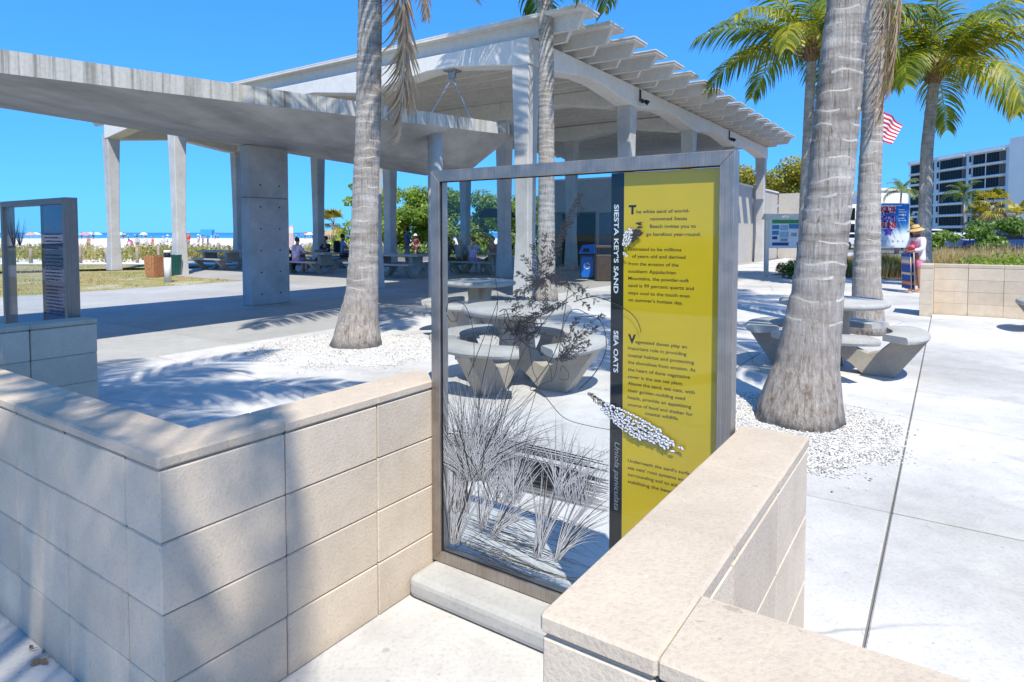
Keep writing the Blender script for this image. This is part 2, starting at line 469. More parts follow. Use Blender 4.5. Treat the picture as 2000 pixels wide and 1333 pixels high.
    def build(s, name, mats, parent=None, smooth=False, loc=None, rz=None, fix=True, kind=None):
        o = link(bpy.data.objects.new(name, s.mesh(name, mats, smooth, fix)), parent)
        if loc is not None: o.location = loc
        if rz is not None: o.rotation_euler = (0, 0, rz)
        if kind: o['kind'] = kind
        return o
def smooth_by_angle(o, deg=40):
    me = o.data
    bm = bmesh.new(); bm.from_mesh(me)
    for e in bm.edges:
        if len(e.link_faces) == 2: e.smooth = e.calc_face_angle(0) < R(deg)
    for f in bm.faces: f.smooth = True
    bm.to_mesh(me); bm.free()
    return o

SITE = W(0, 0, 0)
def site_thing(name, label, cat, group=None):
    return thing(name, label, cat, SITE, -TH, group)
# ================================================================ ground, beach, sea
def structure(name, mb, mat, loc=(0, 0, 0), rz=0.0):
    o = mb.build(name, mat, None, loc=loc, rz=rz)
    o['kind'] = 'structure'
    return o
def flat(mb, pts, z):
    return mb.add([(p[0], p[1], z if len(p) < 3 else p[2]) for p in pts], [tuple(range(len(pts)))])

def ground_mat():
    m = Mat('far_ground', 1.0, 0, 0.1)
    n = m.noise(0.08, 5)
    m.base(m.ramp(n, [(0.3, (0.16, 0.17, 0.06)), (0.5, (0.30, 0.27, 0.16)), (0.7, (0.42, 0.38, 0.28))]))
    return m.m
structure('terrain', flat(MB(), [(-6000, -300), (6000, -300), (6000, 6000), (-6000, 6000)], -0.75), ground_mat())

def sand_mat():
    m = Mat('white_quartz_sand', 1.0, 0, 0.1)
    n = m.noise(0.35, 6, 0.65); n2 = m.noise(9, 4)
    c = m.ramp(n, [(0.3, (0.66, 0.63, 0.57)), (0.7, (0.80, 0.78, 0.74))])
    m.base(m.mix(0.4, c, m.ramp(n2, [(0.35, (0.8, 0.79, 0.77)), (0.6, (1, 1, 1))]), 'MULTIPLY'))
    m.bump(n2, 0.6, 0.05)
    return m.m
M_SAND = sand_mat()
structure('beach', MB().add([(-900, 30, -0.03), (6, 30, -0.03), (14, 120, -0.03), (30, 168, -0.1), (40, 190, -0.72), (-900, 190, -0.72), (-900, 168, -0.1), (-900, 120, -0.03)],
          [(0, 1, 2, 7), (7, 2, 3, 6), (6, 3, 4, 5)]), M_SAND)
def sea_mat():
    m = Mat('sea_water', 0.25, 0, 0.5)
    tc = m.node('ShaderNodeNewGeometry'); sp = m.node('ShaderNodeSeparateXYZ'); m.l.new(tc.outputs['Position'], sp.inputs[0])
    k = m.node('ShaderNodeMapRange'); k.inputs[1].default_value = 180; k.inputs[2].default_value = 700; m.l.new(sp.outputs[1], k.inputs[0])
    n = m.noise(1.0, 4, 0.6, m.pos((0.02, 0.15, 1)))
    # turquoise shallows over white sand, deep blue further out
    c = m.ramp(k.outputs[0], [(0.0, (0.10, 0.36, 0.44)), (0.25, (0.03, 0.20, 0.36)), (1.0, (0.012, 0.10, 0.26))])
    m.base(m.mix(0.3, c, m.ramp(n, [(0.35, (0.7, 0.75, 0.8)), (0.65, (1.2, 1.2, 1.2))]), 'MULTIPLY'))
    m.bump(m.noise(1.0, 5, 0.6, m.pos((0.5, 1.2, 1))), 0.5, 0.4)
    return m.m
structure('sea', flat(MB(), [(-5500, 178), (34, 178), (120, 500), (400, 5500), (-5500, 5500)], -0.55), sea_mat())

def lawn_mat():
    m = Mat('dry_lawn', 1.0, 0, 0.1)
    n = m.noise(0.55, 6, 0.65); n2 = m.noise(14, 4, 0.7)
    c = m.ramp(n, [(0.30, (0.33, 0.21, 0.12)), (0.43, (0.42, 0.33, 0.18)), (0.52, (0.28, 0.27, 0.09)), (0.62, (0.46, 0.42, 0.29)), (0.75, (0.58, 0.54, 0.45))])
    m.base(m.mix(0.6, c, m.ramp(n2, [(0.33, (0.55, 0.55, 0.5)), (0.6, (1.1, 1.1, 1.1))]), 'MULTIPLY'))
    m.bump(n2, 0.8, 0.05)
    return m.m
M_LAWN = lawn_mat()
def wxy(u, v): p = W(u, v); return (p.x, p.y)
structure('lawn', flat(MB(), [wxy(-15.93, -40), wxy(-15.93, 10.6), wxy(-20.56, 10.6), wxy(-20.56, 11.7), wxy(-24.0, 11.7), wxy(-24.0, 17.3), wxy(-20.5, 17.6), (-8, 29.2), (-70, 29.2), (-90, -20)], -0.012), M_LAWN)
structure('back_field', flat(MB(), [(-24, 30), (150, 30), (150, 126), (16, 126)], -0.06), M_LAWN)

# base bed that the paving slabs sit on; the joints show it
structure('paving_bed', flat(MB(), [(-15.93, -7), (40, -7), (40, 60), (-40, 60), (-40, 17), (-20.6, 17), (-20.6, 10.6), (-15.93, 10.6)], -0.014), M_JOINT, SITE, -TH)

def slab_mesh(du, dv, h=0.03, c=0.006):
    return MB().box(0, du, 0, dv, -h, 0, c)
SLABS = {}
def slabs(name, us, vs, mat, gap=0.010, gv=0.020, z=0.0, skip=()):
    root = link(bpy.data.objects.new(name, None)); root.location = SITE + Vector((0, 0, z)); root.rotation_euler = (0, 0, -TH)
    root['kind'] = 'structure'
    for i in range(len(us) - 1):
        for j in range(len(vs) - 1):
            if (i, j) in skip: continue
            du, dv = round(us[i + 1] - us[i] - gap, 3), round(vs[j + 1] - vs[j] - gv, 3)
            key = (du, dv, mat.name)
            if key not in SLABS: SLABS[key] = slab_mesh(du, dv).mesh('slab', mat)
            o = link(bpy.data.objects.new('slab', SLABS[key]), root)
            o.location = (us[i] + gap / 2, vs[j] + gv / 2, rnd.uniform(-0.002, 0.001))
    return root
slabs('pavement', [-5.95, -4.5, -3.05, -1.5, -0.1, 1.55, 4.6, 7.7, 10.8, 13.9, 17], [-4.6, -3.1, -1.6, 0.09, 1.45, 2.97, 4.5, 6.07, 7.6, 9.1, 10.62, 13.7], M_SLAB)
slabs('plaza', [-5.95, -3.05, -0.1, 3.1], [13.7, 16.8, 19.9, 22.4], M_SLAB)
slabs('side_path', [-5.95, -3.3], [22.4, 25.4, 28.4, 31.4, 34.4, 38, 42, 46, 52], M_SLAB)
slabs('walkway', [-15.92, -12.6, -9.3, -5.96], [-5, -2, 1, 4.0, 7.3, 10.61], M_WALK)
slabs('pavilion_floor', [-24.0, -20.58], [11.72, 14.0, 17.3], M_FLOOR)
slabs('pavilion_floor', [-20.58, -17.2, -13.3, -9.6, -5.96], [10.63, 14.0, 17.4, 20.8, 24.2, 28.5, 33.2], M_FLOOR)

# white shell gravel round the two near palms
def gravel_mat():
    m = Mat('white_shell_gravel', 0.95, 0, 0.2)
    g = m.node('ShaderNodeNewGeometry')
    c = m.ramp(g.outputs['Random Per Island'], [(0.0, (0.16, 0.14, 0.12)), (0.12, (0.32, 0.30, 0.27)), (0.4, (0.54, 0.53, 0.505)), (1.0, (0.72, 0.71, 0.69))])
    m.base(c)
    return m.m
M_GRAVEL = gravel_mat()
def gravel(u0, u1, v0, v1, n, seed):
    r = random.Random(seed); mb = MB()
    N = 22
    for i in range(N + 1):
        for j in range(N + 1):
            a, b = i / N, j / N
            e = max(0, min(1, (.50 - math.hypot(a - .5, b - .5) - .04 * math.sin(7 * math.atan2(b - .5, a - .5) + seed)) * 7))
            mb.v.append((u0 + (u1 - u0) * a + r.uniform(-.02, .02), v0 + (v1 - v0) * b + r.uniform(-.02, .02), -0.012 + 0.034 * e + r.uniform(0, .006) * e))
    for i in range(N):
        for j in range(N):
            k = i * (N + 1) + j; mb.f.append((k, k + N + 1, k + N + 2, k + 1)); mb.mi.append(0)
    for _ in range(n):
        a, b = r.random(), r.random()
        if r.random() < 0.3: a = .5 + (a - .5) * r.uniform(1, 1.35); b = .5 + (b - .5) * r.uniform(1, 1.35)
        q_ = math.hypot(a - .5, b - .5) + .05 * math.sin(9 * math.atan2(b - .5, a - .5) + seed)
        if q_ > .5 and r.random() < min(.985, .35 + (q_ - .5) * 7): continue
        e = min(1, 6 * max(0, min(a, 1 - a, b, 1 - b)))
        x, y, z = u0 + (u1 - u0) * a, v0 + (v1 - v0) * b, 0.004 + 0.024 * e
        s = r.uniform(.0035, .009) * (1.5 if r.random() < .1 else 1); q = r.uniform(0, 6.28)
        p = [(x + s * math.cos(q + k * 1.571) * r.uniform(.7, 1.2), y + s * math.sin(q + k * 1.571) * r.uniform(.7, 1.2), z + r.uniform(-.002, .004)) for k in range(4)]
        o = len(mb.v); mb.v += p + [(x, y, z + s * .8)]
        for k in range(4): mb.f.append((o + k, o + (k + 1) % 4, o + 4)); mb.mi.append(0)
    return mb
for nm, a in (('a', (-.15, 1.52, 3.30, 5.15, 22000, 1)), ('b', (-5.7, -3.2, 3.5, 5.8, 20000, 2))):
    o = gravel(*a).build('gravel', M_GRAVEL, None, loc=SITE, rz=-TH, fix=False); o['kind'] = 'stuff'

# ================================================================ block walls
CO, BL, CAPH, WT = 0.2032, 0.406, 0.043, 0.198
BLOCKS = {}
def block(parent, u0, u1, v0, v1, z0, z1, name='block', mat=None, c=0.0035, j=0.002, lift=0.0):
    mat = mat or M_BLOCK
    du, dv, dz = u1 - u0 - 2 * j, v1 - v0 - 2 * j, z1 - z0 - 2 * j
    key = (round(du, 3), round(dv, 3), round(dz, 3), mat.name)
    if key not in BLOCKS:
        BLOCKS[key] = MB().box(-du / 2, du / 2, -dv / 2, dv / 2, -dz / 2, dz / 2, c).mesh(name, mat)
    o = link(bpy.data.objects.new(name, BLOCKS[key]), parent)
    o.location = ((u0 + u1) / 2 + rnd.uniform(-.0012, .0012), (v0 + v1) / 2 + rnd.uniform(-.0012, .0012), (z0 + z1) / 2 + lift)
    return o
def run(parent, cells, courses=4, co=CO, cap=CAPH, over=0.006):
    """cells: plan rectangles, one per block column (stack bond)"""
    core = MB()
    for (u0, u1, v0, v1) in cells:
        core.box(u0 + 0.008, u1 - 0.008, v0 + 0.006, v1 - 0.006, 0.0, courses * co + 0.002)
        for k in range(courses): block(parent, u0, u1, v0, v1, k * co, (k + 1) * co)
        block(parent, u0 - over, u1 + over, v0 - over, v1 + over, courses * co, courses * co + cap, 'cap_stone', M_CAP, 0.006, 0.002 + over * 0.4)
    core.build('mortar_core', M_MORTAR, parent)
def cells_v(u0, v0, n, d=1, first=BL):
    return [(u0, u0 + WT, v0 + k * BL, v0 + (k + 1) * BL) for k in range(n)]

wl_ = site_thing('block_wall', 'U-shaped tan block wall in dappled palm shade left of the yellow sign', 'block wall')
c_ = cells_v(-WT, 0, 3)
e = -WT
while e > -3.2:
    n_ = max(e - BL, -3.26); c_.append((n_, e, 0, WT)); e = n_
c_ += [(-3.26 - WT, -3.26, k * BL, (k + 1) * BL) for k in range(3)]
run(wl_, c_)
RU, RV = 1.2331, -0.0136
wr_ = site_thing('block_wall', 'sunlit tan block wall with corner nearest the camera, right of the yellow sign', 'block wall')
c_ = [(RU, RU + WT, RV + k * BL, RV + (k + 1) * BL) for k in range(3)]
c_ += [(RU + WT + k * BL, RU + WT + (k + 1) * BL, RV, RV + WT) for k in range(7)]
run(wr_, c_)
wf_ = site_thing('block_wall', 'low tan block wall in front of the flower bed beside the woman in the straw hat', 'block wall')
c_ = [(1.37, 1.37 + WT, 12.41, 12.41 + .32), (1.37, 1.37 + WT, 12.73, 12.73 + BL)] + [(1.37 + WT + k * .5, 1.37 + WT + (k + 1) * .5, 12.86, 12.86 + WT) for k in range(14)]
run(wf_, c_, 4, 0.2095, 0.07, 0.004)

# dry leaf litter by the left wall
lit = site_thing('leaf_litter', 'dry brown leaf scraps lying at the foot of the left block wall', 'dry leaves')
for k in range(9):
    p = to_uv(atz(rnd.uniform(52, 105), rnd.uniform(1262, 1300)))
    mb = MB(); s = rnd.uniform(.01, .025)
    mb.add([(-s, 0, .004), (0, -s * .4, .012), (s, 0, .006), (0, s * .4, .002)], [(0, 1, 2, 3)])
    mb.build('leaf', M_BOOT, lit, loc=(p[0], p[1], 0.003), rz=rnd.uniform(0, 6))

# ================================================================ information sign
SV, SB, SH, SW = 1.1148, 0.0927, 1.7183, 1.2245
FW, FD = 0.046, 0.055
def frame_parts(root, u0, z0, u1, z1, y0, y1, w, mat=None):
    c = 0.0
    q = [((u0, z0), (u1, z0), (u1 - w, z0 + w), (u0 + w, z0 + w)), ((u1, z0), (u1, z1), (u1 - w, z1 - w), (u1 - w, z0 + w)),
         ((u1, z1), (u0, z1), (u0 + w, z1 - w), (u1 - w, z1 - w)), ((u0, z1), (u0, z0), (u0 + w, z0 + w), (u0 + w, z1 - w))]
    for a in q:
        mb = MB(); g = 0.0006
        cx, cz = sum(p[0] for p in a) / 4, sum(p[1] for p in a) / 4
        n = 4
        v = [(p[0], y0, p[1]) for p in a] + [(p[0], y1, p[1]) for p in a]
        mb.add(v, [(0, 1, 2, 3), (7, 6, 5, 4)] + [(i, i + 4, (i + 1) % 4 + 4, (i + 1) % 4) for i in range(4)])
        o = mb.build('frame_bar', mat or M_STEEL, root)
        bv = o.modifiers.new('bevel', 'BEVEL'); bv.width = 0.0025; bv.segments = 2
sign = site_thing('information_sign', 'steel framed glass sign with yellow text panel about white sand and sea oats', 'sign')
frame_parts(sign, 0.002, SB, SW, SH, SV, SV + FD, FW)
GY = SV + 0.014                      # front of the glass
GU0, GU1, GZ0, GZ1 = FW - .004, SW - FW + .004, SB + FW - .004, SH - FW + .004
MB().box(GU0, GU1, GY, GY + 0.008, GZ0, GZ1).build('glass_pane', M_GLASS, sign)
# thin dark gasket round the glass
mb = MB()
for a in ((GU0, GU0 + .012, GZ0, GZ1), (GU1 - .006, GU1, GZ0, GZ1), (GU0 + .012, GU1 - .006, GZ0, GZ0 + .008), (GU0 + .012, GU1 - .006, GZ1 - .008, GZ1)):
    mb.box(a[0], a[1], GY - .004, GY - .0005, a[2], a[3])
mb.build('gasket', M_BLACK, sign, kind='stuff')
def S(x, y, v=SV + 0.0135):
    """photo pixel -> point of the sign plane (u, z)"""
    p = atv(x, y, v); return to_uv(p)[0], p.z
uB0, uB1, uY1 = S(1190.5, 600)[0], S(1215, 600)[0], GU1 - .006
MB().box(uB0, uB1, GY + .0085, GY + .0095, GZ0, GZ1 - .008).build('black_strip', M_BLACK, sign)
MB().box(uB1 + .0005, uY1, GY + .0085, GY + .0095, GZ0, GZ1 - .008).build('yellow_panel', M_YELLOW, sign)

def text_mesh(txt, shear=0.0, bold=0.0):
    cu = bpy.data.curves.new('t', 'FONT'); cu.body = txt; cu.size = 1.0; cu.offset = bold; cu.shear = shear; cu.resolution_u = 3
    ob = bpy.data.objects.new('t', cu); COL.objects.link(ob)
    dg = bpy.context.evaluated_depsgraph_get(); dg.update()
    me = bpy.data.meshes.new_from_object(ob.evaluated_get(dg))
    v = [tuple(p.co) for p in me.vertices]; f = [tuple(p.vertices) for p in me.polygons]
    bpy.data.objects.remove(ob); bpy.data.curves.remove(cu); bpy.data.meshes.remove(me)
    return v, f
structure('forecourt', flat(MB(), [(-60, -8), (60, -8), (60, -4.61), (-15.9, -4.61), (-15.9, -5.01), (-60, -5.01)], -0.004), M_SLAB, SITE, -TH)
structure('added_dark_lawn', flat(MB(), [(-60, -90), (60, -90), (60, -8.002), (-60, -8.002)], -0.006), plain('added_lawn_green', (0.06, 0.10, 0.025), 1.0, 0, 0.35, 1.5), SITE, -TH)  # added unseen behind the camera, dark so the sign glass reflects less light
YT = GY + 0.0083      # printed on the back of the glass, against the film
def put_text(mb, txt, p0, p1, h, y=YT, bold=0.014, vertical=False, shear=0.0, serif=False):
    """text from p0 to p1 (u, z) on the sign plane, h = height of a capital"""
    v, f = text_mesh(txt, shear, bold)
    x0, x1 = min(p[0] for p in v), max(p[0] for p in v)
    d = Vector((p1[0] - p0[0], p1[1] - p0[1])); L = d.length; d.normalize(); n = Vector((-d.y, d.x))
    sx = L / (x1 - x0); sy = h / 0.70
    q = []
    for p in v:
        a = (p[0] - x0) * sx; b = p[1] * sy
        q.append((p0[0] + d.x * a + n.x * b, y, p0[1] + d.y * a + n.y * b))
    mb.add(q, f)
def line(mb, txt, xa, xb, yb, cap=0.0112, **k):
    a = S(xa, yb); u1 = S(xb, yb)[0]
    put_text(mb, txt, a, (u1, a[1]), cap, **k)
mb = MB()
for t, xa, xb, yb in (('he white sand of world-', 1241, 1345, 417), ('renowned Siesta', 1267.4, 1340, 431), ('Beach invites you to', 1267.4, 1357.6, 445.6), ('go barefoot year-round.', 1260, 1367, 461)):
    line(mb, t, xa, xb, yb)
line(mb, 'T', 1225.8, 1240.6, 418, 0.028, bold=0.05)
mb.build('lettering', M_BLACK, sign, fix=False)
mb = MB()
for t, xb, yb in (('Estimated to be millions', 1329, 490), ('from the erosion of the', 1323.5, 518.7), ('southern Appalachian', 1318, 533.2), ('Mountains, the powder-soft', 1343.7, 547), ('sand is 99 percent quartz and', 1353.4, 561), ('stays cool to the touch even', 1345.6, 575.4), ("on summer's hottest day.", 1331.8, 589.2)):
    line(mb, t, 1225, xb, yb)
line(mb, 'of years old and derived', 1232, 1337, 504)
mb.build('lettering', M_BLACK, sign, fix=False)
mb = MB()
for t, xb, yb in (('important role in providing', 1339, 683.5), ('coastal habitat and protecting', 1354, 697.5), ('the shorelines from erosion. At', 1357, 711.3), ('the heart of dune vegetative', 1346, 725.5), ('cover is the sea oat plant.', 1332.8, 739.3), ('Above the sand, sea oats, with', 1355.5, 752.6), ('their golden nodding seed', 1336.6, 766.4), ('heads, provide an appetizing', 1348.5, 780), ('source of food and shelter for', 1351.7, 793.8)):
    line(mb, t, 1224, xb, yb)
line(mb, 'egetated dunes play an', 1239, 1340, 671.5)
line(mb, 'coastal wildlife.', 1258, 1324, 811.5)
line(mb, 'V', 1224.4, 1240, 670, 0.028, bold=0.05)
mb.build('lettering', M_BLACK, sign, fix=False)
mb = MB()
for t, xb, yb in (("Underneath the sand's surface,", 1358, 904), ("sea oats' root systems and", 1338, 917.6), ('surrounding soil to aid in', 1332, 931), ('stabilizing the beach.', 1318, 945)):
    line(mb, t, 1224, xb, yb)
mb.build('lettering', M_BLACK, sign, fix=False)
def vline(mb, txt, x, ya, yb, cap, **k):
    a = S(x, ya); b = S(x, yb); put_text(mb, txt, a, (a[0], b[1]), cap, **k)
mb = MB()
vline(mb, "SIESTA KEY'S SAND", 1197.8, 400, 573.5, 0.0165, bold=0.02)
mb.build('lettering', M_WHITEINK, sign, fix=False)
mb = MB(); vline(mb, 'SEA OATS', 1196.8, 646.6, 728.5, 0.0165, bold=0.02)
mb.build('lettering', M_WHITEINK, sign, fix=False)
mb = MB(); vline(mb, 'Uniola paniculata', 1198.5, 865, 997.5, 0.019, bold=0.0, shear=0.25)
mb.build('lettering', M_GREYINK, sign, fix=False)

# ---- the sea oats drawing printed on the glass (ink shapes in layers a fraction of a millimetre apart)
rs = random.Random(11)
def bez(p0, p1, p2, n=10):
    return [((1 - t) ** 2 * p0[0] + 2 * t * (1 - t) * p1[0] + t * t * p2[0], (1 - t) ** 2 * p0[1] + 2 * t * (1 - t) * p1[1] + t * t * p2[1]) for t in [i / n for i in range(n + 1)]]
def spline(pts, n=7):
    out = []
    P = [pts[0]] + list(pts) + [pts[-1]]
    for i in range(1, len(P) - 2):
        a, b, c, d = P[i - 1], P[i], P[i + 1], P[i + 2]
        for k in range(n):
            t = k / n
            out.append(tuple(0.5 * ((2 * b[j]) + (-a[j] + c[j]) * t + (2 * a[j] - 5 * b[j] + 4 * c[j] - d[j]) * t * t + (-a[j] + 3 * b[j] - 3 * c[j] + d[j]) * t ** 3) for j in (0, 1)))
    out.append(tuple(pts[-1])); return out
def ribbon(mb, pts, wf, y, clip=None):
    """flat ribbon along pixel points; wf(t) gives the width in pixels"""
    n = len(pts); v = []
    for i, p in enumerate(pts):
        a, b = pts[max(i - 1, 0)], pts[min(i + 1, n - 1)]
        dx, dy = b[0] - a[0], b[1] - a[1]; L = math.hypot(dx, dy) or 1
        w = max(wf(i / (n - 1)), 0.12) / 2
        for s in (1, -1):
            x, yy = p[0] - dy / L * w * s, p[1] + dx / L * w * s
            if clip: x, yy = min(max(x, clip[0]), clip[1]), min(max(yy, clip[2]), clip[3])
            u, z = S(x, yy)
            v.append((u, y, max(z, GZ0 + .009)))
    mb.add(v, [(2 * i, 2 * i + 1, 2 * i + 3, 2 * i + 2) for i in range(n - 1)])
def dot(mb, cx, cy, a, b, ang, y, n=7):
    v = []
    for k in range(n):
        t = 6.283 * k / n; x, q = a * math.cos(t), b * math.sin(t)
        u, z = S(cx + x * math.cos(ang) - q * math.sin(ang), cy + x * math.sin(ang) + q * math.cos(ang)); v.append((u, y, z))
    mb.add(v, [tuple(range(n))])
def ring(mb, cx, cy, a, b, ang, y, th=0.35, n=7):
    v = []
    for s in (1.0, 1 - th):
        for k in range(n):
            t = 6.283 * k / n; x, q = a * s * math.cos(t), b * s * math.sin(t)
            u, z = S(cx + x * math.cos(ang) - q * math.sin(ang), cy + x * math.sin(ang) + q * math.cos(ang)); v.append((u, y, z))
    mb.add(v, [(k, (k + 1) % n, n + (k + 1) % n, n + k) for k in range(n)])
GL = (864, 1189, 350, 1130)
hatch, dark, white, stem, heads, wheads = MB(), MB(), MB(), MB(), MB(), MB()
Y0 = GY - 0.0005
# dark hatched dune band
for k in range(62):
    t = k / 61
    yl = 838 + 92 * t; yr = 905 + 98 * t
    x0 = 866 + (rs.random() ** 2) * 90 + (60 if t > .5 else 0) * t; x1 = 1189 - rs.random() ** 3 * 60
    f = lambda x: yl + (yr - yl) * ((x - 866) / 323) ** 1.15
    if t < .3 and rs.random() < .5: x1 = 900 + rs.random() * 60
    wd = 2.2 * (1 - t) + 0.5 + rs.random() * .8
    pts = [(x0 + (x1 - x0) * i / 8, f(x0 + (x1 - x0) * i / 8)) for i in range(9)]
    ribbon(hatch, pts, lambda q, wd=wd: wd * math.sin(math.pi * min(max(q, .04), .96)) ** .4, Y0, GL)
hatch.build('dune_print', M_BLACK, sign, fix=False, kind='stuff')
# grass clumps: (base x, base y, spread x, count, min len, max len, angle from, angle to, droop)
def clump(bx, by, sx, n, l0, l1, a0, a1, droop=.25, wht=True, w=3.4):
    for k in range(n):
        q = rs.random(); a = R(a0 + (a1 - a0) * q); L = rs.uniform(l0, l1)
        x, y = bx + rs.uniform(-sx, sx), by + rs.uniform(-4, 4)
        ex, ey = x + L * math.sin(a), y - L * math.cos(a)
        mx, my = x + L * .5 * math.sin(a * .7), y - L * .55 * math.cos(a * .7)
        ey += abs(math.sin(a)) * L * droop * rs.random()
        pts = bez((x, y), (mx, my), (ex, ey), 8); ww = w * rs.uniform(.55, 1.0)
        lay = k * 2.2e-6
        ribbon(dark, pts, lambda t: ww * (1 - t) ** .7 * min(1, .45 + t * 3), Y0 - .0002 - lay, GL)
        if wht and rs.random() < .8: ribbon(white, pts, lambda t: ww * .52 * (1 - t) ** .8 * min(1, .3 + t * 3), Y0 - .00021 - lay, GL)
clump(925, 938, 30, 260, 80, 215, -62, 60, w=3.2)
clump(925, 930, 44, 80, 110, 250, -22, 40, wht=False, w=1.8)
clump(1003, 975, 10, 60, 70, 190, -48, 42, w=3.4)
clump(1093, 965, 9, 38, 80, 165, -34, 62, w=4.0)
clump(895, 1000, 22, 60, 90, 240, -14, 30, w=2.8)
clump(985, 985, 30, 60, 90, 200, -40, 45, w=2.8)
clump(1130, 985, 26, 40, 70, 150, -30, 40, w=3.0)
clump(887, 1062, 9, 36, 110, 250, -9, 34, w=3.6)
clump(942, 1031, 8, 26, 80, 190, -8, 30, w=3.4)
clump(966, 1044, 8, 34, 80, 170, 18, 66, w=3.4)
clump(1049, 1086, 9, 36, 100, 230, -8, 32, w=3.6)
clump(1086, 1094, 8, 38, 90, 190, 12, 60, w=4.2)
# cast-shadow streaks of the drawing
for k in range(130):
    x, y = rs.uniform(868, 1110), rs.uniform(985, 1110)
    L = rs.uniform(60, 190); pts = [(x + L * t, y + L * (.28 + .2 * rs.random()) * t) for t in (0, .3, .6, 1)]
    if pts[-1][0] > 1185: continue
    ribbon(dark, pts, lambda t: 1.2 * math.sin(math.pi * min(max(t, .1), .9)), Y0 - .0001, GL)
dark.build('grass_print', M_INK, sign, fix=False, kind='stuff')
white.build('grass_highlight_print', M_PALEINK, sign, fix=False, kind='stuff')
# stems
for pts, w in (([(955, 905), (985, 790), (1010, 715), (1042, 655), (1100, 590), (1150, 560)], 1.8),
               ([(930, 890), (938, 770), (957, 680), (972, 590), (958, 500), (935, 440)], 1.6),
               ([(915, 735), (945, 660), (968, 600), (974, 575)], 1.6),
               ([(1035, 760), (1075, 705), (1096, 650), (1108, 575), (1112, 555)], 1.8),
               ([(1035, 762), (1060, 770), (1100, 815), (1150, 832), (1208, 842)], 1.6),
               ([(1110, 590), (1060, 615), (1020, 628), (985, 650), (950, 655)], 2.2),
               ([(1130, 762), (1165, 725), (1184, 680), (1176, 632), (1150, 618), (1118, 622)], 2.0),
               ([(975, 610), (988, 606), (1000, 640), (1030, 675), (1060, 690), (1075, 720), (1078, 745)], 1.8),
               ([(872, 610), (876, 592), (890, 588), (910, 600), (923, 640), (926, 680), (925, 720)], 1.7),
               ([(872, 615), (882, 628), (893, 625), (895, 612)], 1.4),
               ([(1120, 590), (1160, 580), (1198, 592), (1232, 612), (1247, 632), (1252, 650)], 2.0),
               ([(1150, 615), (1120, 605), (1100, 640), (1090, 700), (1080, 740), (1052, 755), (1010, 800)], 1.5),
               ([(1018, 620), (1000, 690), (980, 780), (965, 880)], 1.5), ([(1028, 640), (1040, 720), (1048, 760), (1010, 880)], 1.5),
               ([(1095, 725), (1098, 715), (1110, 728), (1108, 742), (1092, 740)], 1.4), ([(990, 640), (985, 610), (1000, 605), (1004, 630)], 1.4)):
    ribbon(stem, spline(pts), lambda t: w * (1 - .35 * t), Y0 - .0004, None)
stem.build('stem_print', M_INK, sign, fix=False, kind='stuff')
# seed heads: feathery plumes of short strokes along arching branches, a few outlined spikelets among them
def lens(mb, x, y, a, b, ang, lay):
    q = [(a, 0), (a * .35, b), (-a * .5, b * .8), (-a, 0), (-a * .5, -b * .8), (a * .35, -b)]
    mb.add([(lambda c: (c[0], lay, c[1]))(S(x + p * math.cos(ang) - r_ * math.sin(ang), y + p * math.sin(ang) + r_ * math.cos(ang))) for p, r_ in q], [tuple(range(6))])
def plume(pts, n, l0, l1, w=.95, spike=.3, fan=.75):
    P_ = spline(pts, 8)
    ribbon(heads, P_, lambda t: 1.3 * (1 - .5 * t), Y0 - .0004, None)
    for k in range(n):
        t = rs.random() ** .9; i = min(int(t * (len(P_) - 1)), len(P_) - 2)
        x, y = P_[i]; d = math.atan2(P_[i + 1][1] - y, P_[i + 1][0] - x)
        s_ = 1 if k % 2 else -1
        L = rs.uniform(l0, l1) * (1 - .55 * t) * min(1, .45 + t * 4); a = d + s_ * fan * rs.uniform(.55, 1.15)
        x2, y2 = x + L * math.cos(a), y + L * math.sin(a) + L * .18
        ribbon(heads, [(x, y), ((x + x2) / 2, (y + y2) / 2 - 1.2), (x2, y2)], lambda q: w * (1.15 - .6 * q), Y0 - .00042 - k * 1e-6, None)
        for m in range(3):
            if rs.random() < spike:
                q = rs.uniform(.4, 1.0); ring(heads, x + (x2 - x) * q, y + (y2 - y) * q, rs.uniform(2.4, 3.8), 1.4, a + rs.uniform(-.7, .7), Y0 - .0005 - k * 1e-6, .45, 6)
def plumes(p0, tips, n, l0, l1, **k):
    for tp in tips:
        mx, my = (p0[0] + tp[0]) / 2 + rs.uniform(-5, 5), (p0[1] + tp[1]) / 2 - abs(tp[0] - p0[0]) * .12
        plume([p0, (mx, my), tp], n, l0, l1, **k)
stem2 = MB()
plumes((1052, 560), [(1006, 575), (1012, 535), (1022, 500), (1040, 478), (1064, 458), (1082, 470)], 46, 10, 20)
plumes((1062, 545), [(1002, 600), (1030, 596), (1066, 604)], 34, 8, 16)
plume([(1075, 520), (1096, 460), (1116, 415), (1134, 378)], 130, 9, 19, w=1.0, spike=.25)
plume([(1090, 480), (1110, 440), (1138, 405)], 60, 7, 13, spike=.2)
plumes((1066, 540), [(1170, 592), (1152, 604), (1140, 566), (1120, 520), (1112, 560)], 44, 8, 17)
plumes((1085, 603), [(985, 588), (1000, 606), (1030, 622)], 40, 7, 13)
plume([(1108, 586), (1070, 606), (1032, 622)], 70, 7, 14)
plumes((1095, 700), [(1180, 614), (1168, 640), (1150, 668), (1128, 622)], 60, 9, 18)
plume([(1085, 702), (1120, 694), (1152, 676)], 50, 7, 14)
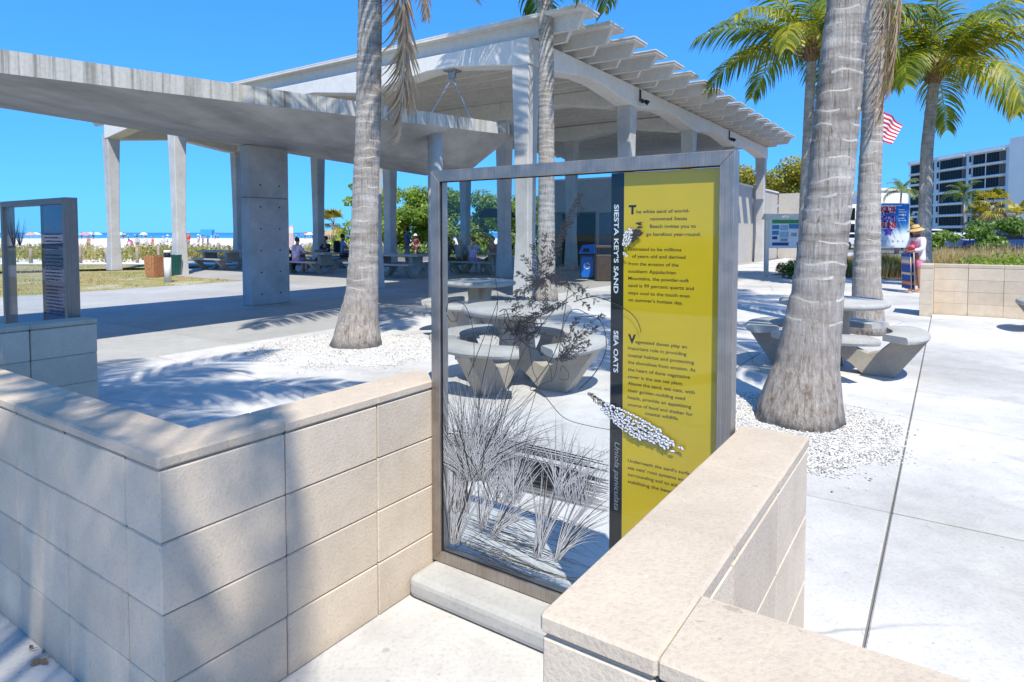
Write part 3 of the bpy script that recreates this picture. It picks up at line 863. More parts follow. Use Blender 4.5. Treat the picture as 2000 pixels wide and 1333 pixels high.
for k in range(110):                                    # tangled dark heart of the plant
    x, y = 1020 + rs.gauss(0, 19), 640 + rs.gauss(0, 15); a = rs.uniform(0, 3.14)
    ribbon(stem2, bez((x - 14 * math.cos(a), y - 10 * math.sin(a)), (x + rs.uniform(-6, 6), y + rs.uniform(-6, 6)), (x + 14 * math.cos(a), y + 10 * math.sin(a)), 5), lambda t: 1.4, Y0 - .0004, None)
plume([(1148, 768), (1180, 790), (1214, 822)], 90, 6, 13)
stem2.build('branch_print', M_INK, sign, fix=False, kind='stuff')
# the white heads that lie over the strip and the yellow panel: drooping rows of outlined spikelets
def white_rows(p0, p1, rows, spread, n, size, sag=0.0):
    c = 0
    dx, dy = p1[0] - p0[0], p1[1] - p0[1]; L = math.hypot(dx, dy); nx, ny = -dy / L, dx / L; d = math.atan2(dy, dx)
    for r_ in range(rows):
        o = (r_ / max(1, rows - 1) - .35) * spread
        for k in range(n):
            t = (k + rs.uniform(.0, .8)) / n * (1 - .16 * abs(r_ - (rows - 1) / 2))
            w_ = math.sin(math.pi * min(.97, .1 + t * .88)) ** .7
            x, y = p0[0] + dx * t + nx * o * w_ + rs.uniform(-1, 1), p0[1] + dy * t + ny * o * w_ + sag * t * t * r_
            a = d + (.55 if (k + r_) % 2 else -.45) + rs.uniform(-.25, .25); s_ = size * rs.uniform(.8, 1.15) * (.75 + .35 * t); c += 1
            lens(heads, x, y, s_ * 1.22, s_ * .62, a, Y0 - .0011 - c * 3e-6); lens(wheads, x, y, s_, s_ * .42, a, Y0 - .0011 - c * 3e-6 - 1.5e-6)
white_rows((1180, 792), (1338, 878), 5, 30, 22, 5.2)
white_rows((1192, 806), (1282, 862), 4, 22, 13, 4.8, 1.0)
white_rows((1255, 822), (1318, 884), 3, 16, 10, 5.0)
white_rows((1219, 481), (1231, 442), 4, 14, 8, 4.0); white_rows((1218, 494), (1226, 502), 2, 3, 3, 3.0)
wheads.build('white_seed_head_print', M_WHITEINK, sign, fix=False, kind='stuff')
dk = MB()
for k in range(44):
    t = rs.random(); lens(dk, 1235 + 17 * t + rs.uniform(-3, 3), 462 - 26 * t * rs.random() + rs.uniform(-9, 10), 4.4, 1.7, rs.uniform(-1.0, .3), Y0 - .0014 - k * 3e-6)
dk.build('dark_seed_head_print', M_INK, sign, fix=False, kind='stuff')
heads.build('seed_head_print', M_INK, sign, fix=False, kind='stuff')
# concrete kerb under the sign
kb = site_thing('sign_kerb', 'low rounded concrete kerb under the yellow sign between two block walls', 'kerb')
mb = MB().prism([(0.0, 0.965), (1.225, 0.965), (1.225, 1.21), (0.0, 1.21)], 0.0, 0.089)
o = mb.build('kerb_block', M_WALK, kb); bv = o.modifiers.new('bevel', 'BEVEL'); bv.width = 0.028; bv.segments = 3

# ================================================================ second sign, further left
sign2 = site_thing('information_sign', 'bluish glass sign in a dark steel frame behind the left block wall', 'sign')
A0, A1 = -3.47 - SW, -3.47
frame_parts(sign2, A0, SB, A1, SH, SV, SV + FD + .03, FW, M_BRONZE)
MB().box(A0 + FW - .004, A1 - FW + .004, GY, GY + .008, SB + FW, SH - FW).build('glass_pane', M_GLASS, sign2)
px0 = to_uv(atv(75, 480, SV))[0]; px1 = to_uv(atv(80, 480, SV))[0]
MB().box(px1, A1 - FW, GY + .0085, GY + .0095, SB + FW, SH - FW).build('blue_panel', M_BLUEFILM, sign2)
MB().box(px0 - .01, px1 - .0005, GY + .0085, GY + .0095, SB + FW, SH - FW).build('black_strip', M_BLACK, sign2)
lt = MB()
zt = SH - .27
for k in range(24):
    if k in (5, 14): continue
    w = (A1 - FW - px1) * rs.uniform(.5, .8)
    u_ = px1 + .03
    while u_ < px1 + .03 + w:
        q = rs.uniform(.012, .045); lt.box(u_, u_ + q, GY - .001, GY - .0004, zt - k * .026, zt - k * .026 + .009); u_ += q + .008
lt.build('lettering', plain('deep_navy_ink', (.006, .018, .045), .6), sign2, kind='stuff')
art = MB()
def spray(cx, cz, n, l0, l1, a0, a1):
    for _ in range(n):
        a = R(rs.uniform(a0, a1)); L = rs.uniform(l0, l1); w = .004
        e = (cx + L * math.sin(a), cz + L * math.cos(a))
        art.add([(cx - w, GY - .0006, cz), (cx + w, GY - .0006, cz), (e[0] + .0008, GY - .0006, e[1]), (e[0] - .0008, GY - .0006, e[1])], [(0, 1, 2, 3)])
cu_, cz_ = to_uv(atv(22, 470, SV))[0], atv(22, 470, SV).z
spray(cu_, cz_ - .05, 40, .12, .26, -45, 50); spray(cu_ + .13, cz_ - .05, 40, .12, .26, -45, 50)
for k in range(6): spray(cu_ - .2 + .1 * k, SB + .28 + rs.uniform(0, .1), 14, .1, .3, -40, 40)
art.build('grass_print', M_INK, sign2, fix=False, kind='stuff')
k2 = site_thing('sign_kerb', 'concrete kerb under the bluish glass sign on the left', 'kerb')
MB().prism([(A0, 0.965), (A1, 0.965), (A1, 1.21), (A0, 1.21)], 0.0, 0.089).build('kerb_block', M_SLAB, k2)
# ================================================================ picnic pavilion
PU0, PV0, PSU, PSV = -6.015, 11.074, 4.815, 5.362
pav = site_thing('picnic_pavilion', 'large white concrete picnic pavilion with ribbed tee roof and tapered columns', 'pavilion')
def column_mesh(h=5.25):
    rings = []
    for z, w in ((0, .43), (.35, .41), (1.45, .33), (2.6, .355), (4.2, .41), (h, .465)):
        a, c = w / 2, .018
        rings.append([(-a + c, -a, z), (a - c, -a, z), (a, -a + c, z), (a, a - c, z), (a - c, a, z), (-a + c, a, z), (-a, a - c, z), (-a, -a + c, z)])
    return MB().loft(rings).mesh('column', M_COLUMN)
CM = column_mesh()
def column(u, v):
    o = link(bpy.data.objects.new('column', CM), pav); o.location = (u, v, 0); return o
for i in range(5): column(PU0 - i * PSU, PV0)
for j in range(1, 5): column(PU0, PV0 + j * PSV)
for u in (-25.3, -19.67, -15.57, -10.34): column(u, PV0 + PSV)
column(-16.23, PV0 + 2 * PSV); column(-10.8, PV0 + 2 * PSV)
BT, HB = 5.67, 0.25
def beam(p0, p1, axis, zc=5.10, za=5.33, other=0.0, mat=None):
    """beam between two columns; inverted V soffit. axis 'u' or 'v'"""
    L = abs(p1 - p0); a = min(p0, p1); mb = MB()
    pr = [(0, BT), (0, zc), (.23, zc), (L * .42, za), (L * .58, za), (L - .23, zc), (L, zc), (L, BT)]
    vs = []
    for s in (-HB, HB):
        for x, z in pr: vs.append((a + x, other + s, z) if axis == 'u' else (other + s, a + x, z))
    n = len(pr)
    f = [tuple(range(n)), tuple(range(n, 2 * n))[::-1]] + [(i, (i + 1) % n, n + (i + 1) % n, n + i) for i in range(n)]
    o = mb.add(vs, f).build('beam', mat or M_PAINT, pav)
    bv = o.modifiers.new('bevel', 'BEVEL'); bv.width = 0.015; bv.segments = 1; bv.limit_method = 'ANGLE'
    return o
g = .004
for i in range(4): beam(PU0 - (i + 1) * PSU + (0.25 if i < 3 else -.25) * 0 + g, PU0 - i * PSU - g if i else PU0 + HB, 'u', other=PV0)
for j in range(4): beam(PV0 + j * PSV + (HB + g if j == 0 else g), PV0 + (j + 1) * PSV - g if j < 3 else PV0 + 4 * PSV + .3, 'v', other=PU0)
uL = PU0 - 4 * PSU
beam(PV0 + HB + g, PV0 + PSV - HB - g, 'v', other=uL)
for a, b in ((uL - .2, -19.67 - g), (-19.67 + g, -15.57 - g), (-15.57 + g, -10.34 - g), (-10.34 + g, PU0 - HB - g)): beam(a, b, 'u', other=PV0 + PSV)
beam(-16.2, -10.8 - g, 'u', other=PV0 + 2 * PSV)
beam(-10.8 + g, PU0 - HB - g, 'u', other=PV0 + 2 * PSV)
# double tees: flange and two stems, ends cut back
TW, TZ0, TZ1 = 1.308, 5.675, 5.985
def tee(v0, uA, uB):
    mb = MB(); e = .006
    # the flange is notched between the projecting stems, so the eave is toothed
    us, vm = -5.02, v0 + .74
    mb.box(uA, us, v0 + e, v0 + TW - e, TZ1, TZ1 + .055); mb.box(us + .0005, uB, v0 + e, vm, TZ1, TZ1 + .055)
    mb.box(uA - .02, us + .02, v0 + e - .004, v0 + TW - e + .004, TZ1 + .0552, TZ1 + .085)     # roofing edge strip
    mb.box(us + .0205, uB + .02, v0 + e - .02, vm + .02, TZ1 + .0552, TZ1 + .085)
    for s in (.31, 1.0):
        c = v0 + s; uE = uB + .02 if s < .5 else -5.08
        # tapered stem with slanted ends
        zb, zt = TZ0 + .002, TZ1 - .0005
        vs = []
        for (z, hw, cut) in ((zb, .045, .26), (zt, .075, .10)):
            vs += [(uA + cut, c - hw, z), (uE - cut, c - hw, z), (uE - cut, c + hw, z), (uA + cut, c + hw, z)]
        mb.add(vs, [(3, 2, 1, 0), (4, 5, 6, 7), (0, 1, 5, 4), (1, 2, 6, 5), (2, 3, 7, 6), (3, 0, 4, 7)])
    return mb.build('roof_tee', [M_CEIL], pav)
NT = 17
for k in range(NT):
    v0 = 10.69 + k * TW
    tee(v0, -26.65 if k < 5 else -16.9, -4.43)
# canopy hanger bracket under the front beam
br = MB()
bu = -8.1
br.box(bu - .16, bu + .16, PV0 - .16, PV0 + .16, 5.295, 5.325); br.box(bu - .1, bu + .1, PV0 - .03, PV0 + .03, 5.14, 5.295)
br.build('hanger_bracket', plain('galvanised_steel', (0.35, 0.36, 0.36), .5, .7), pav)
# small security lamps on the right beam
M_DKM = plain('dark_metal', (0.02, 0.02, 0.022), .45, .2)
for v in (PV0 + PSV + .35, PV0 + 3 * PSV - 1.2):
    mb = MB(); u = PU0 + HB
    mb.box(u, u + .03, v - .04, v + .04, 5.28, 5.62); mb.tube([(u + .03, v, 5.32), (u + .16, v, 5.28)], .018, 6); mb.tube([(u + .12, v + .08, 5.30), (u + .22, v + .12, 5.22)], [.05, .075], 10)
    mb.tube([(u + .10, v - .08, 5.30), (u + .16, v - .17, 5.24)], [.045, .065], 10)
    o = mb.build('security_lamp', M_DKM, None, loc=SITE, rz=-TH)
    tag(o, 'black security lamp on the white beam %s' % ('near the second column' if v < 20 else 'farther along toward the restroom wall'), 'security lamp', 'lamps on the pavilion beam')

# ================================================================ board-formed canopy
can = site_thing('concrete_canopy', 'slanting board-formed concrete canopy on a thick grey pier, left of the pavilion', 'canopy')
def can_z(s, v):
    """soffit height: s = 0 near edge, 1 far edge (two leaves folded along a line)"""
    zn = 3.12 + .0565 * (v - 1.7)
    zf = 3.37 - .034 * (v - 2.8)
    zm = 3.17 - .012 * (v - 2)
    k = .42
    if s < k: return zn + (zm - zn) * (s / k)
    return zm + (zf - zm) * ((s - k) / (1 - k))
NS, NV = 12, 30
def can_pt(i, j, top=False):
    s = i / NS
    v1 = 11.2 + 1.3 * s
    v = -7.0 + (v1 + 7.0) * j / NV
    u = -6.4 - 3.85 * s
    z = can_z(s, v)
    if top: z = max(can_z(0, v) * (1 - s) + can_z(1, v) * s, z) + .245
    return (u, v, z)
mb = MB()
N1 = (NS + 1) * (NV + 1)
for top in (False, True):
    for i in range(NS + 1):
        for j in range(NV + 1): mb.v.append(can_pt(i, j, top))
def fc(m, *q): mb.f.append(q); mb.mi.append(m)
W1 = NV + 1
for i in range(NS):
    for j in range(NV):
        a = i * W1 + j
        fc(0, a, a + 1, a + W1 + 1, a + W1); fc(1, N1 + a, N1 + a + W1, N1 + a + W1 + 1, N1 + a + 1)
for j in range(NV):
    fc(1, j, N1 + j, N1 + j + 1, j + 1); a = NS * W1 + j; fc(1, a, a + 1, N1 + a + 1, N1 + a)
for i in range(NS):
    a = i * W1; fc(1, a, a + W1, N1 + a + W1, N1 + a); a += NV; fc(1, a, N1 + a, N1 + a + W1, a + W1)
mb.build('roof_slab', [M_SOFFIT, M_FASCIA], can)
M_PIER = concrete('pier_concrete', (0.42, 0.43, 0.435), mott=0.22, speck=0.12, bump=.15, big=1.3, stain=.3)
for z0, z1 in ((0, 2.16), (2.172, 3.2)):
    MB().box(-9.98, -9.67, 6.70, 7.60, z0, z1, .012).build('pier', M_PIER, can)
MB().box(-9.97, -9.68, 6.71, 7.59, 2.15, 2.18).build('pier_joint', M_JOINT, can)
th = MB()
for v in (6.93, 7.37):
    for z in (.22, .66, 1.10, 1.54, 1.98, 2.42):
        th.lathe([(.017, -.002), (.017, .002)], 10, Matrix.Translation((-9.669, v, z)) @ Matrix.Rotation(R(90), 4, 'Y'))
th.build('tie_hole', M_BLACK, can, kind='stuff')
MB().lathe([(.15, 0), (.15, 3.48)], 24, Matrix.Translation((-6.8, 8.95, 0))).build('round_column', M_COLUMN, can, True)
for q in ((832, 240), (926, 246)):
    p = atv(q[0], q[1], 10.4); pu = to_uv(p)
    mb = MB(); mb.tube([(bu, PV0, 5.16), (pu[0], 10.4, p.z)], .016, 8)
    d = (Vector((pu[0], 10.4, p.z)) - Vector((bu, PV0, 5.16))).normalized(); a = Vector((bu, PV0, 5.16)) + d * .12
    mb.tube([a, a + d * .26], .032, 8)
    mb.build('hanger_rod', plain('rod_steel', (0.5, 0.5, 0.5), .4, .6), can)

# ================================================================ restroom building
rb = site_thing('restroom_building', 'flat tan restroom building behind the pavilion columns with a dark doorway', 'building')
BV0, BV1, BU0, BU1, BH = 23.5, 38.0, -12.9, -6.35, 3.7
mb = MB()
mb.box(BU0, BU1, BV0 + .8, BV1, 0, BH)                      # body behind the recess
mb.box(BU0, BU1, BV0, BV0 + .8, 2.35, BH)                   # lintel
mb.box(BU0, BU0 + .25, BV0, BV0 + .8, 0, 2.35); mb.box(-10.55, BU1, BV0, BV0 + .8, 0, 2.35)
mb.build('wall', M_BUILD, rb)
MB().box(BU0 + .27, -11.0, BV0 + .77, BV0 + .798, 0.02, 2.3).build('door', plain('dark_doorway', (0.012, 0.012, 0.014), .7), rb)
MB().box(-10.4, -8.3, BV0 - .02, BV0 - .002, 0.05, 2.3, .004).build('wall_panel', plain('blue_grey_panel', (0.16, 0.19, 0.23), .5), rb)
MB().box(BU0 - .05, BU1 + .05, BV0 - .05, BV1 + .05, BH + .002, BH + .08).build('roof_edge', M_PAINT, rb)
ann = MB().box(-6.3, -5.2, 38.02, 41, 0, 3.68); ann.build('annex_wall', M_BUILD, rb)

# ================================================================ coconut palms
def frond_mesh(name, L=3.0, droop=1.0, n=46, seed=0, mats=(None, None), wid=.75, lw=.034, dry=False, up=.55):
    r = random.Random(seed); mb = MB()
    pts = []
    N = 14
    p = Vector((0, 0, 0)); a = up
    for i in range(N + 1):
        pts.append(p.copy())
        a -= (droop * 1.9 / N) * (.45 + 1.1 * i / N)
        p = p + Vector((math.cos(a), 0, math.sin(a))) * (L / N)
    def at(t):
        k = min(int(t * N), N - 1); f = t * N - k
        return pts[k].lerp(pts[k + 1], f), (pts[k + 1] - pts[k]).normalized()
    mb.k = 1
    mb.tube([pts[0], pts[3], pts[6], pts[9], pts[12], pts[14]], [.035, .026, .02, .014, .009, .004], 5)
    mb.k = 0
    for i in range(n):
        t = .13 + .86 * i / (n - 1)
        c, d = at(t)
        prof = wid * (math.sin(math.pi * min(.98, .16 + .72 * t)) ** .8) * (1 if t < .85 else .85)
        for s in (-1, 1):
            if r.random() < .06: continue
            l = prof * r.uniform(.8, 1.1)
            side = Vector((0, s, 0)); nrm = d.cross(side) * s
            if nrm.z < 0: nrm = -nrm
            spread = r.uniform(.75, 1.0) if not dry else r.uniform(.1, .5)
            dirv = (side * spread + d * (.55 if not dry else .9) + nrm * r.uniform(-.05, .28)).normalized()
            w = lw * r.uniform(.75, 1.2)
            q = c.copy(); v = []; g = Vector((0, 0, -1))
            M = 4
            for m in range(M + 1):
                tt = m / M; ww = w * (1 - tt) ** .6 * (.55 + .9 * min(1, tt * 3)) * .5
                wv = dirv.cross(nrm if abs(dirv.dot(nrm)) < .9 else d).normalized() * max(ww, .002)
                v += [q + wv, q - wv]
                dirv = (dirv + g * (.30 + .28 * droop) * (.35 + tt)).normalized()
                q = q + dirv * (l / M)
            mb.add(v, [(2 * m, 2 * m + 1, 2 * m + 3, 2 * m + 2) for m in range(M)])
    return mb.mesh(name, list(mats), False, False)
FR = [frond_mesh('frond', 3.1, d, 62, 20 + k, (M_FROND, M_RACHIS), .85, .042, up=u) for k, (d, u) in enumerate(((.55, .6), (.75, .5), (.95, .5), (1.15, .45), (.85, .2)))]
DEADF = [frond_mesh('dead_frond', 2.9, .12, 52, 60 + k, (M_DEAD, M_DEAD), .72, .04, True, .05) for k in range(2)]
def trunk_mesh(path, radii, seed=0, ring=.135, n=26, base_flare=None):
    r = random.Random(seed)
    P = [Vector(p) for p in path]
    # dense resampling along z with ring scars
    zs = [p.z for p in P]; z0, z1 = zs[0], zs[-1]
    def inter(z):
        for i in range(len(P) - 1):
            if z <= zs[i + 1] or i == len(P) - 2:
                t = (z - zs[i]) / (zs[i + 1] - zs[i]); t = t * t * (3 - 2 * t) * .35 + t * .65
                return P[i].lerp(P[i + 1], t), radii[i] + (radii[i + 1] - radii[i]) * t
    rings = []; z = z0; scars = []
    ph = [r.uniform(0, 6.28) for _ in range(4)]
    def ringv(z, k):
        c, rad = inter(z); o = []
        tilt = .06 * math.sin(z * 3.1 + ph[3])
        for i in range(n):
            a = 2 * math.pi * i / n
            lump = 1 + .022 * math.sin(3 * a + ph[0] + z * .7) + .016 * math.sin(5 * a + ph[1] - z * 1.1) + r.uniform(-.008, .008)
            if z < z0 + .5: lump += .05 * math.sin(7 * a + ph[2]) * (1 - (z - z0) / .5) * .5 + r.uniform(-.055, .055) * (1 - (z - z0) / .5)
            o.append((c.x + math.cos(a) * rad * lump * k, c.y + math.sin(a) * rad * lump * k, z + tilt * math.cos(a + ph[2]) * rad + (.012 * math.sin(2 * a + z * 9) + .007 * math.sin(5 * a + z * 23) if z > z0 + .6 else 0)))
        rings.append(o)
    while z < z1:
        ringv(z, 1.0)
        if z > z0 + .3:
            amp = .042 if z > z0 + .9 else .02
            ringv(z + .011 + r.uniform(0, .007), 1 - amp * .8); scars.append(len(rings) - 2); ringv(z + ring * .45, 1 - amp * .55)
        z += ring * r.uniform(.75, 1.25) * (1 if z < z0 + 2.6 else .8)
    ringv(z1, .9)
    mb = MB().loft(rings)
    for a_ in scars:
        if rings[a_][0][2] < z0 + .7: continue
        for i in range(n):
            if math.sin(a_ * 1.7 + i * .55) + r.uniform(-.5, .5) > -.35: mb.mi[a_ * n + i] = 1
    return mb
def palm(label, base, path, radii, crown_r=1.0, nf=20, seed=0, group='coconut palms', low=None, skip=None, els=None):
    r = random.Random(seed)
    t = thing('coconut_palm', label, 'palm tree', base, 0, group)
    o = trunk_mesh(path, radii, seed).build('trunk', [M_TRUNK, M_SCAR], t, True)
    top = Vector(path[-1])
    MB().ball(top + Vector((0, 0, .12)), (.20, .20, .42), 10, 7).build('crown_shaft', M_BOOT, t, True)
    for k in range(nf):
        az = 2 * math.pi * (k * .382 + r.uniform(-.03, .03))
        lev = k / nf                                     # 0 = youngest, upright
        if skip and skip(az % (2 * math.pi), lev): continue
        tilt = 1.05 - 1.5 * lev + r.uniform(-.12, .12)
        me = FR[min(4, int(lev * 4.2))] if r.random() < .8 else FR[r.randrange(5)]
        f = link(bpy.data.objects.new('frond', me), t)
        f.location = top + Vector((math.cos(az) * .08, math.sin(az) * .08, .30 - .3 * lev))
        f.rotation_euler = Euler((r.uniform(-.35, .35), -tilt + .35, az), 'XYZ')
        s = crown_r * r.uniform(.88, 1.08) * (.8 + .25 * min(1, lev * 2.5)); f.scale = (s, s, s)
    return t
def boots(t, top, n=9, seed=3):
    r = random.Random(seed)
    for k in range(n):
        az = r.uniform(0, 6.28); mb = MB()
        d = Vector((math.cos(az), math.sin(az), 0))
        p = Vector(top) + d * .12 + Vector((0, 0, r.uniform(-.15, .25)))
        mb.tube([p, p + d * .18 + Vector((0, 0, .16)), p + d * r.uniform(.3, .55) + Vector((0, 0, r.uniform(.2, .4)))], [.05, .04, .02], 5)
        mb.build('leaf_base', M_BOOT, t)
def hang(t, loc, az, L=1.0, kind=0, roll=0.0, tilt=1.5):
    f = link(bpy.data.objects.new('dead_frond', DEADF[kind]), t)
    f.location = loc; f.rotation_euler = Euler((roll, tilt, az), 'XYZ'); f.scale = (L, L, L)
    return f

def PB(x, y): return atz(x, y)
# palm left of the sign, trunk behind the block wall
b1 = PB(697, 678); B = lambda p, b: (p[0] - b.x, p[1] - b.y, p[2])
def path_from(base, pts, Y):
    """trunk centre through photo points at distance Y"""
    return [(0, 0, 0)] + [tuple(atY(x, y, Y) - base) for x, y in pts]
p1 = palm('palm with pale ringed trunk and one hanging dead frond, left of the yellow sign', b1,
          path_from(b1, [(699, 640), (709, 560), (714, 400), (719, 240), (722, 0)], b1.y) + [(.19, .05, 5.6), (.22, .1, 6.9)],
          [.33, .27, .20, .168, .160, .150, .145, .14], 1.0, 20, 5, skip=lambda a, l: l > .55)
top1 = Vector((.18, .08, 6.2))
hang(p1, top1 + Vector((.36, -.05, -.62)), R(0), .98, 0, .3, 1.52)
hang(p1, top1 + Vector((.33, .02, -.5)), R(14), .9, 1, 1.7, 1.50).scale = (.9, .6, .8)
hang(p1, top1 + Vector((.46, .1, -.2)), R(10), .6, 1, 1.2, 1.40)
# slim palm in front of the pavilion corner
b2 = PB(1066, 588)
p2 = palm('slim palm with leaning trunk in front of the pavilion corner column', b2,
          path_from(b2, [(1067, 540), (1068, 300), (1067, 150), (1065, 0)], b2.y) + [(-.05, 0, 8.3)],
          [.26, .19, .172, .165, .155, .15], 1.0, 20, 9)
# big palm beside the right wall
b3 = PB(1560, 826)
p3 = palm('thick rough trunked palm rising between the block wall and the round table', b3,
          path_from(b3, [(1563, 780), (1577, 700), (1597, 560), (1624, 330), (1641, 150), (1657, 0)], b3.y) + [(.52, 0, 4.6), (.62, .1, 6.8)],
          [.335, .285, .225, .185, .165, .158, .15, .145, .14], 1.0, 20, 14, skip=lambda a, l: l > .5)
# its neighbour behind, with a long dead frond down the trunk
b4 = PB(1696, 652)
p4 = palm('grey palm with a long dead frond hanging down its trunk, behind the thick palm', b4,
          path_from(b4, [(1694, 620), (1692, 540), (1697, 380), (1704, 230), (1710, 0)], b4.y) + [(.30, 0, 6.6), (.34, 0, 7.4)],
          [.25, .215, .185, .155, .142, .135, .13, .125], 1.0, 20, 21, skip=lambda a, l: l > .5)
for dx, dz, kd, rl in ((-.02, 6.1, 0, 0), (.1, 6.5, 1, 1.5)):
    hang(p4, Vector((.06 + dx, -.26, dz)), R(8), 1.05, kd, rl, 1.57).scale = (1.05, .42, .8)
# two palms further off, crowns in view
b5 = atY(1572, 470, 18.0); b5.z = 0
p5 = palm('palm with yellow green crown and thin straight trunk behind the information board', b5,
          path_from(b5, [(1573, 480), (1575, 400), (1580, 250), (1585, 105)], 18.0)[0:1] + [tuple(atY(x, y, 18.0) - b5) for x, y in ((1573, 400), (1579, 250), (1585, 108))],
          [.20, .155, .14, .125], 1.0, 40, 33, skip=lambda a, l: l > .6)
boots(p5, Vector(tuple(atY(1585, 108, 18.0) - b5)))
b6 = atY(1806, 480, 17.6); b6.z = 0
p6 = palm('palm with wide drooping crown and dark trunk behind the woman in the straw hat', b6,
          [(0, 0, 0)] + [tuple(atY(x, y, 17.6) - b6) for x, y in ((1806, 430), (1810, 300), (1825, 152))],
          [.21, .165, .155, .135], 1.05, 42, 41, skip=lambda a, l: l > .6)
boots(p6, Vector(tuple(atY(1825, 152, 17.6) - b6)), seed=8)
# palms beside and behind the camera: only their shade reaches the view
def leaning(label, bx, by, cx, cy, cz, seed, nf=22, cr=1.0):
    b = Vector((bx, by, 0)); d = Vector((cx - bx, cy - by, 0))
    return palm(label, b, [(0, 0, 0), tuple(d * .15 + Vector((0, 0, cz * .3))), tuple(d * .5 + Vector((0, 0, cz * .65))), tuple(d + Vector((0, 0, cz)))], [.3, .2, .16, .14], cr, nf, seed)
leaning('leaning palm whose crown shades the top of the left block wall', -3.0, -4.4, -1.15, -2.55, 8.8, 52, 9, .85)
leaning('palm at the far left whose crown shades the paving behind the left block wall', -4.6, .6, -2.9, 1.0, 6.6, 57, 22, .9)

# ================================================================ leafy trees and shrubs
def leaf_cloud(mb, blobs, n, size, seed, flat_=.5, n_side=4):
    r = random.Random(seed)
    tot = sum(b[3] * b[3] for b in blobs)
    for c in blobs:
        k = int(n * c[3] * c[3] / tot)
        for _ in range(k):
            # mostly near the blob's shell, some inside
            d = Vector((r.gauss(0, 1), r.gauss(0, 1), r.gauss(0, 1))).normalized()
            rad = c[3] * (r.random() ** .33 if r.random() < .4 else r.uniform(.75, 1.12))
            p = Vector(c[:3]) + Vector((d.x * rad, d.y * rad, d.z * rad * c[4]))
            nv = (d + Vector((r.uniform(-.9, .9), r.uniform(-.9, .9), r.uniform(-.3, 1.0)))).normalized()
            a = nv.cross(Vector((r.uniform(-1, 1), r.uniform(-1, 1), r.uniform(-1, 1)))).normalized(); b = nv.cross(a)
            s = size * r.uniform(.6, 1.3)
            mb.add([p - a * s, p - b * s * flat_, p + a * s, p + b * s * flat_], [(0, 1, 2, 3)])
    return mb
def tree(name, label, cat, loc, blobs, n, size, seed, mat, group=None, trunk=.18, flat_=.75):
    t = thing(name, label, cat, loc, 0, group)
    r = random.Random(seed)
    leaf_cloud(MB(), blobs, n, size, seed, flat_).build('crown', mat, t, fix=False)
    mb = MB()
    big = sorted(blobs, key=lambda b: -b[3])[:5]
    zc = min(b[2] for b in big)
    mb.tube([(0, 0, 0), (r.uniform(-.1, .1), r.uniform(-.1, .1), zc * .5)], [trunk, trunk * .8], 7)
    for b in big: mb.tube([(0, 0, zc * .45), (b[0] * .5, b[1] * .5, (zc * .45 + b[2]) / 2), (b[0], b[1], b[2])], [trunk * .7, trunk * .45, trunk * .15], 6)
    mb.build('trunk', M_GREYTRUNK, t, True)
    return t
def blobset(r, n, rx, ry, z0, z1, rad):
    return [(r.uniform(-rx, rx), r.uniform(-ry, ry), r.uniform(z0, z1), rad * r.uniform(.65, 1.2), .8) for _ in range(n)]
rt = random.Random(77)
def world_at(x, Y): p = atY(x, HORIZON, Y); return Vector((p.x, p.y, 0))
G_ = 'sea grape trees behind the pavilion'
tree('sea_grape_tree', 'bright green sea grape tree with branches reaching left toward the sea', 'tree', world_at(770, 44), blobset(rt, 20, 2.3, 1.6, .5, 4.2, 1.0) + [(-3.0, 0, 3.6, .5, .7), (-2.6, 0, 4.6, .45, .7), (-3.5, 0, .8, .8, .8), (-2.7, 0, 1.8, .8, .8), (-4.4, 0, .5, .6, .8)], 13000, .105, 1, M_SEAGRAPE, G_)
tree('sea_grape_tree', 'dense sea grape tree seen through the glass beside the small dark shelter', 'tree', world_at(900, 46), blobset(rt, 24, 2.9, 1.6, .4, 4.4, 1.05), 13000, .105, 2, M_SEAGRAPE, G_)
tree('sea_grape_tree', 'sea grape tree behind the pavilion corner column', 'tree', world_at(1030, 45), blobset(rt, 20, 2.8, 1.6, .4, 4.5, 1.05), 11000, .105, 3, M_SEAGRAPE, G_)
tree('sea_grape_tree', 'lower sea grape bush filling the gap between the two taller ones', 'tree', world_at(838, 42), blobset(rt, 12, 1.5, 1.2, .3, 2.8, .8), 7000, .10, 13, M_SEAGRAPE, G_)
tree('leafy_tree', 'yellow green tree above the restroom roof right of the yellow sign', 'tree', world_at(1500, 58), blobset(rt, 16, 3.6, 2, 4.4, 7.6, 1.25), 12000, .12, 4, M_OLIVE, None, .25)
tree('leafy_tree', 'olive coloured tree low behind the white wall near the thin palm', 'tree', world_at(1545, 62), blobset(rt, 10, 1.6, 1.5, 4.0, 6.6, 1.0), 6000, .12, 5, M_OLIVE, None, .2)
def bush(label, loc, blobs, n, size, seed, mat=None, name='shrub', group='shrubs near the parking lot'):
    return tree(name, label, 'shrub', loc, blobs, n, size, seed, mat or M_BUSH, group, .05, .6)
bush('round green shrub by the parked cars behind the straw hat', world_at(1838, 44), blobset(rt, 6, .7, .6, .5, 1.4, .5), 1500, .10, 6)
bush('low green shrub behind the blue and white beach run poster', world_at(1783, 46), blobset(rt, 4, .4, .5, .4, .8, .4), 700, .10, 16)
bush('large loose green shrub under the fan palms', world_at(1935, 40), blobset(rt, 11, 1.6, .8, .5, 2.0, .6), 2600, .11, 7)
bush('small leafy shrub at the left foot of the thick palm', world_at(1556, 20.6), blobset(rt, 6, .42, .3, .18, .42, .26), 1500, .045, 8)
bush('dry tawny shrub beside the information board post', world_at(1533, 20.8), blobset(rt, 3, .22, .2, .15, .4, .2), 600, .035, 18, M_TAWNY)

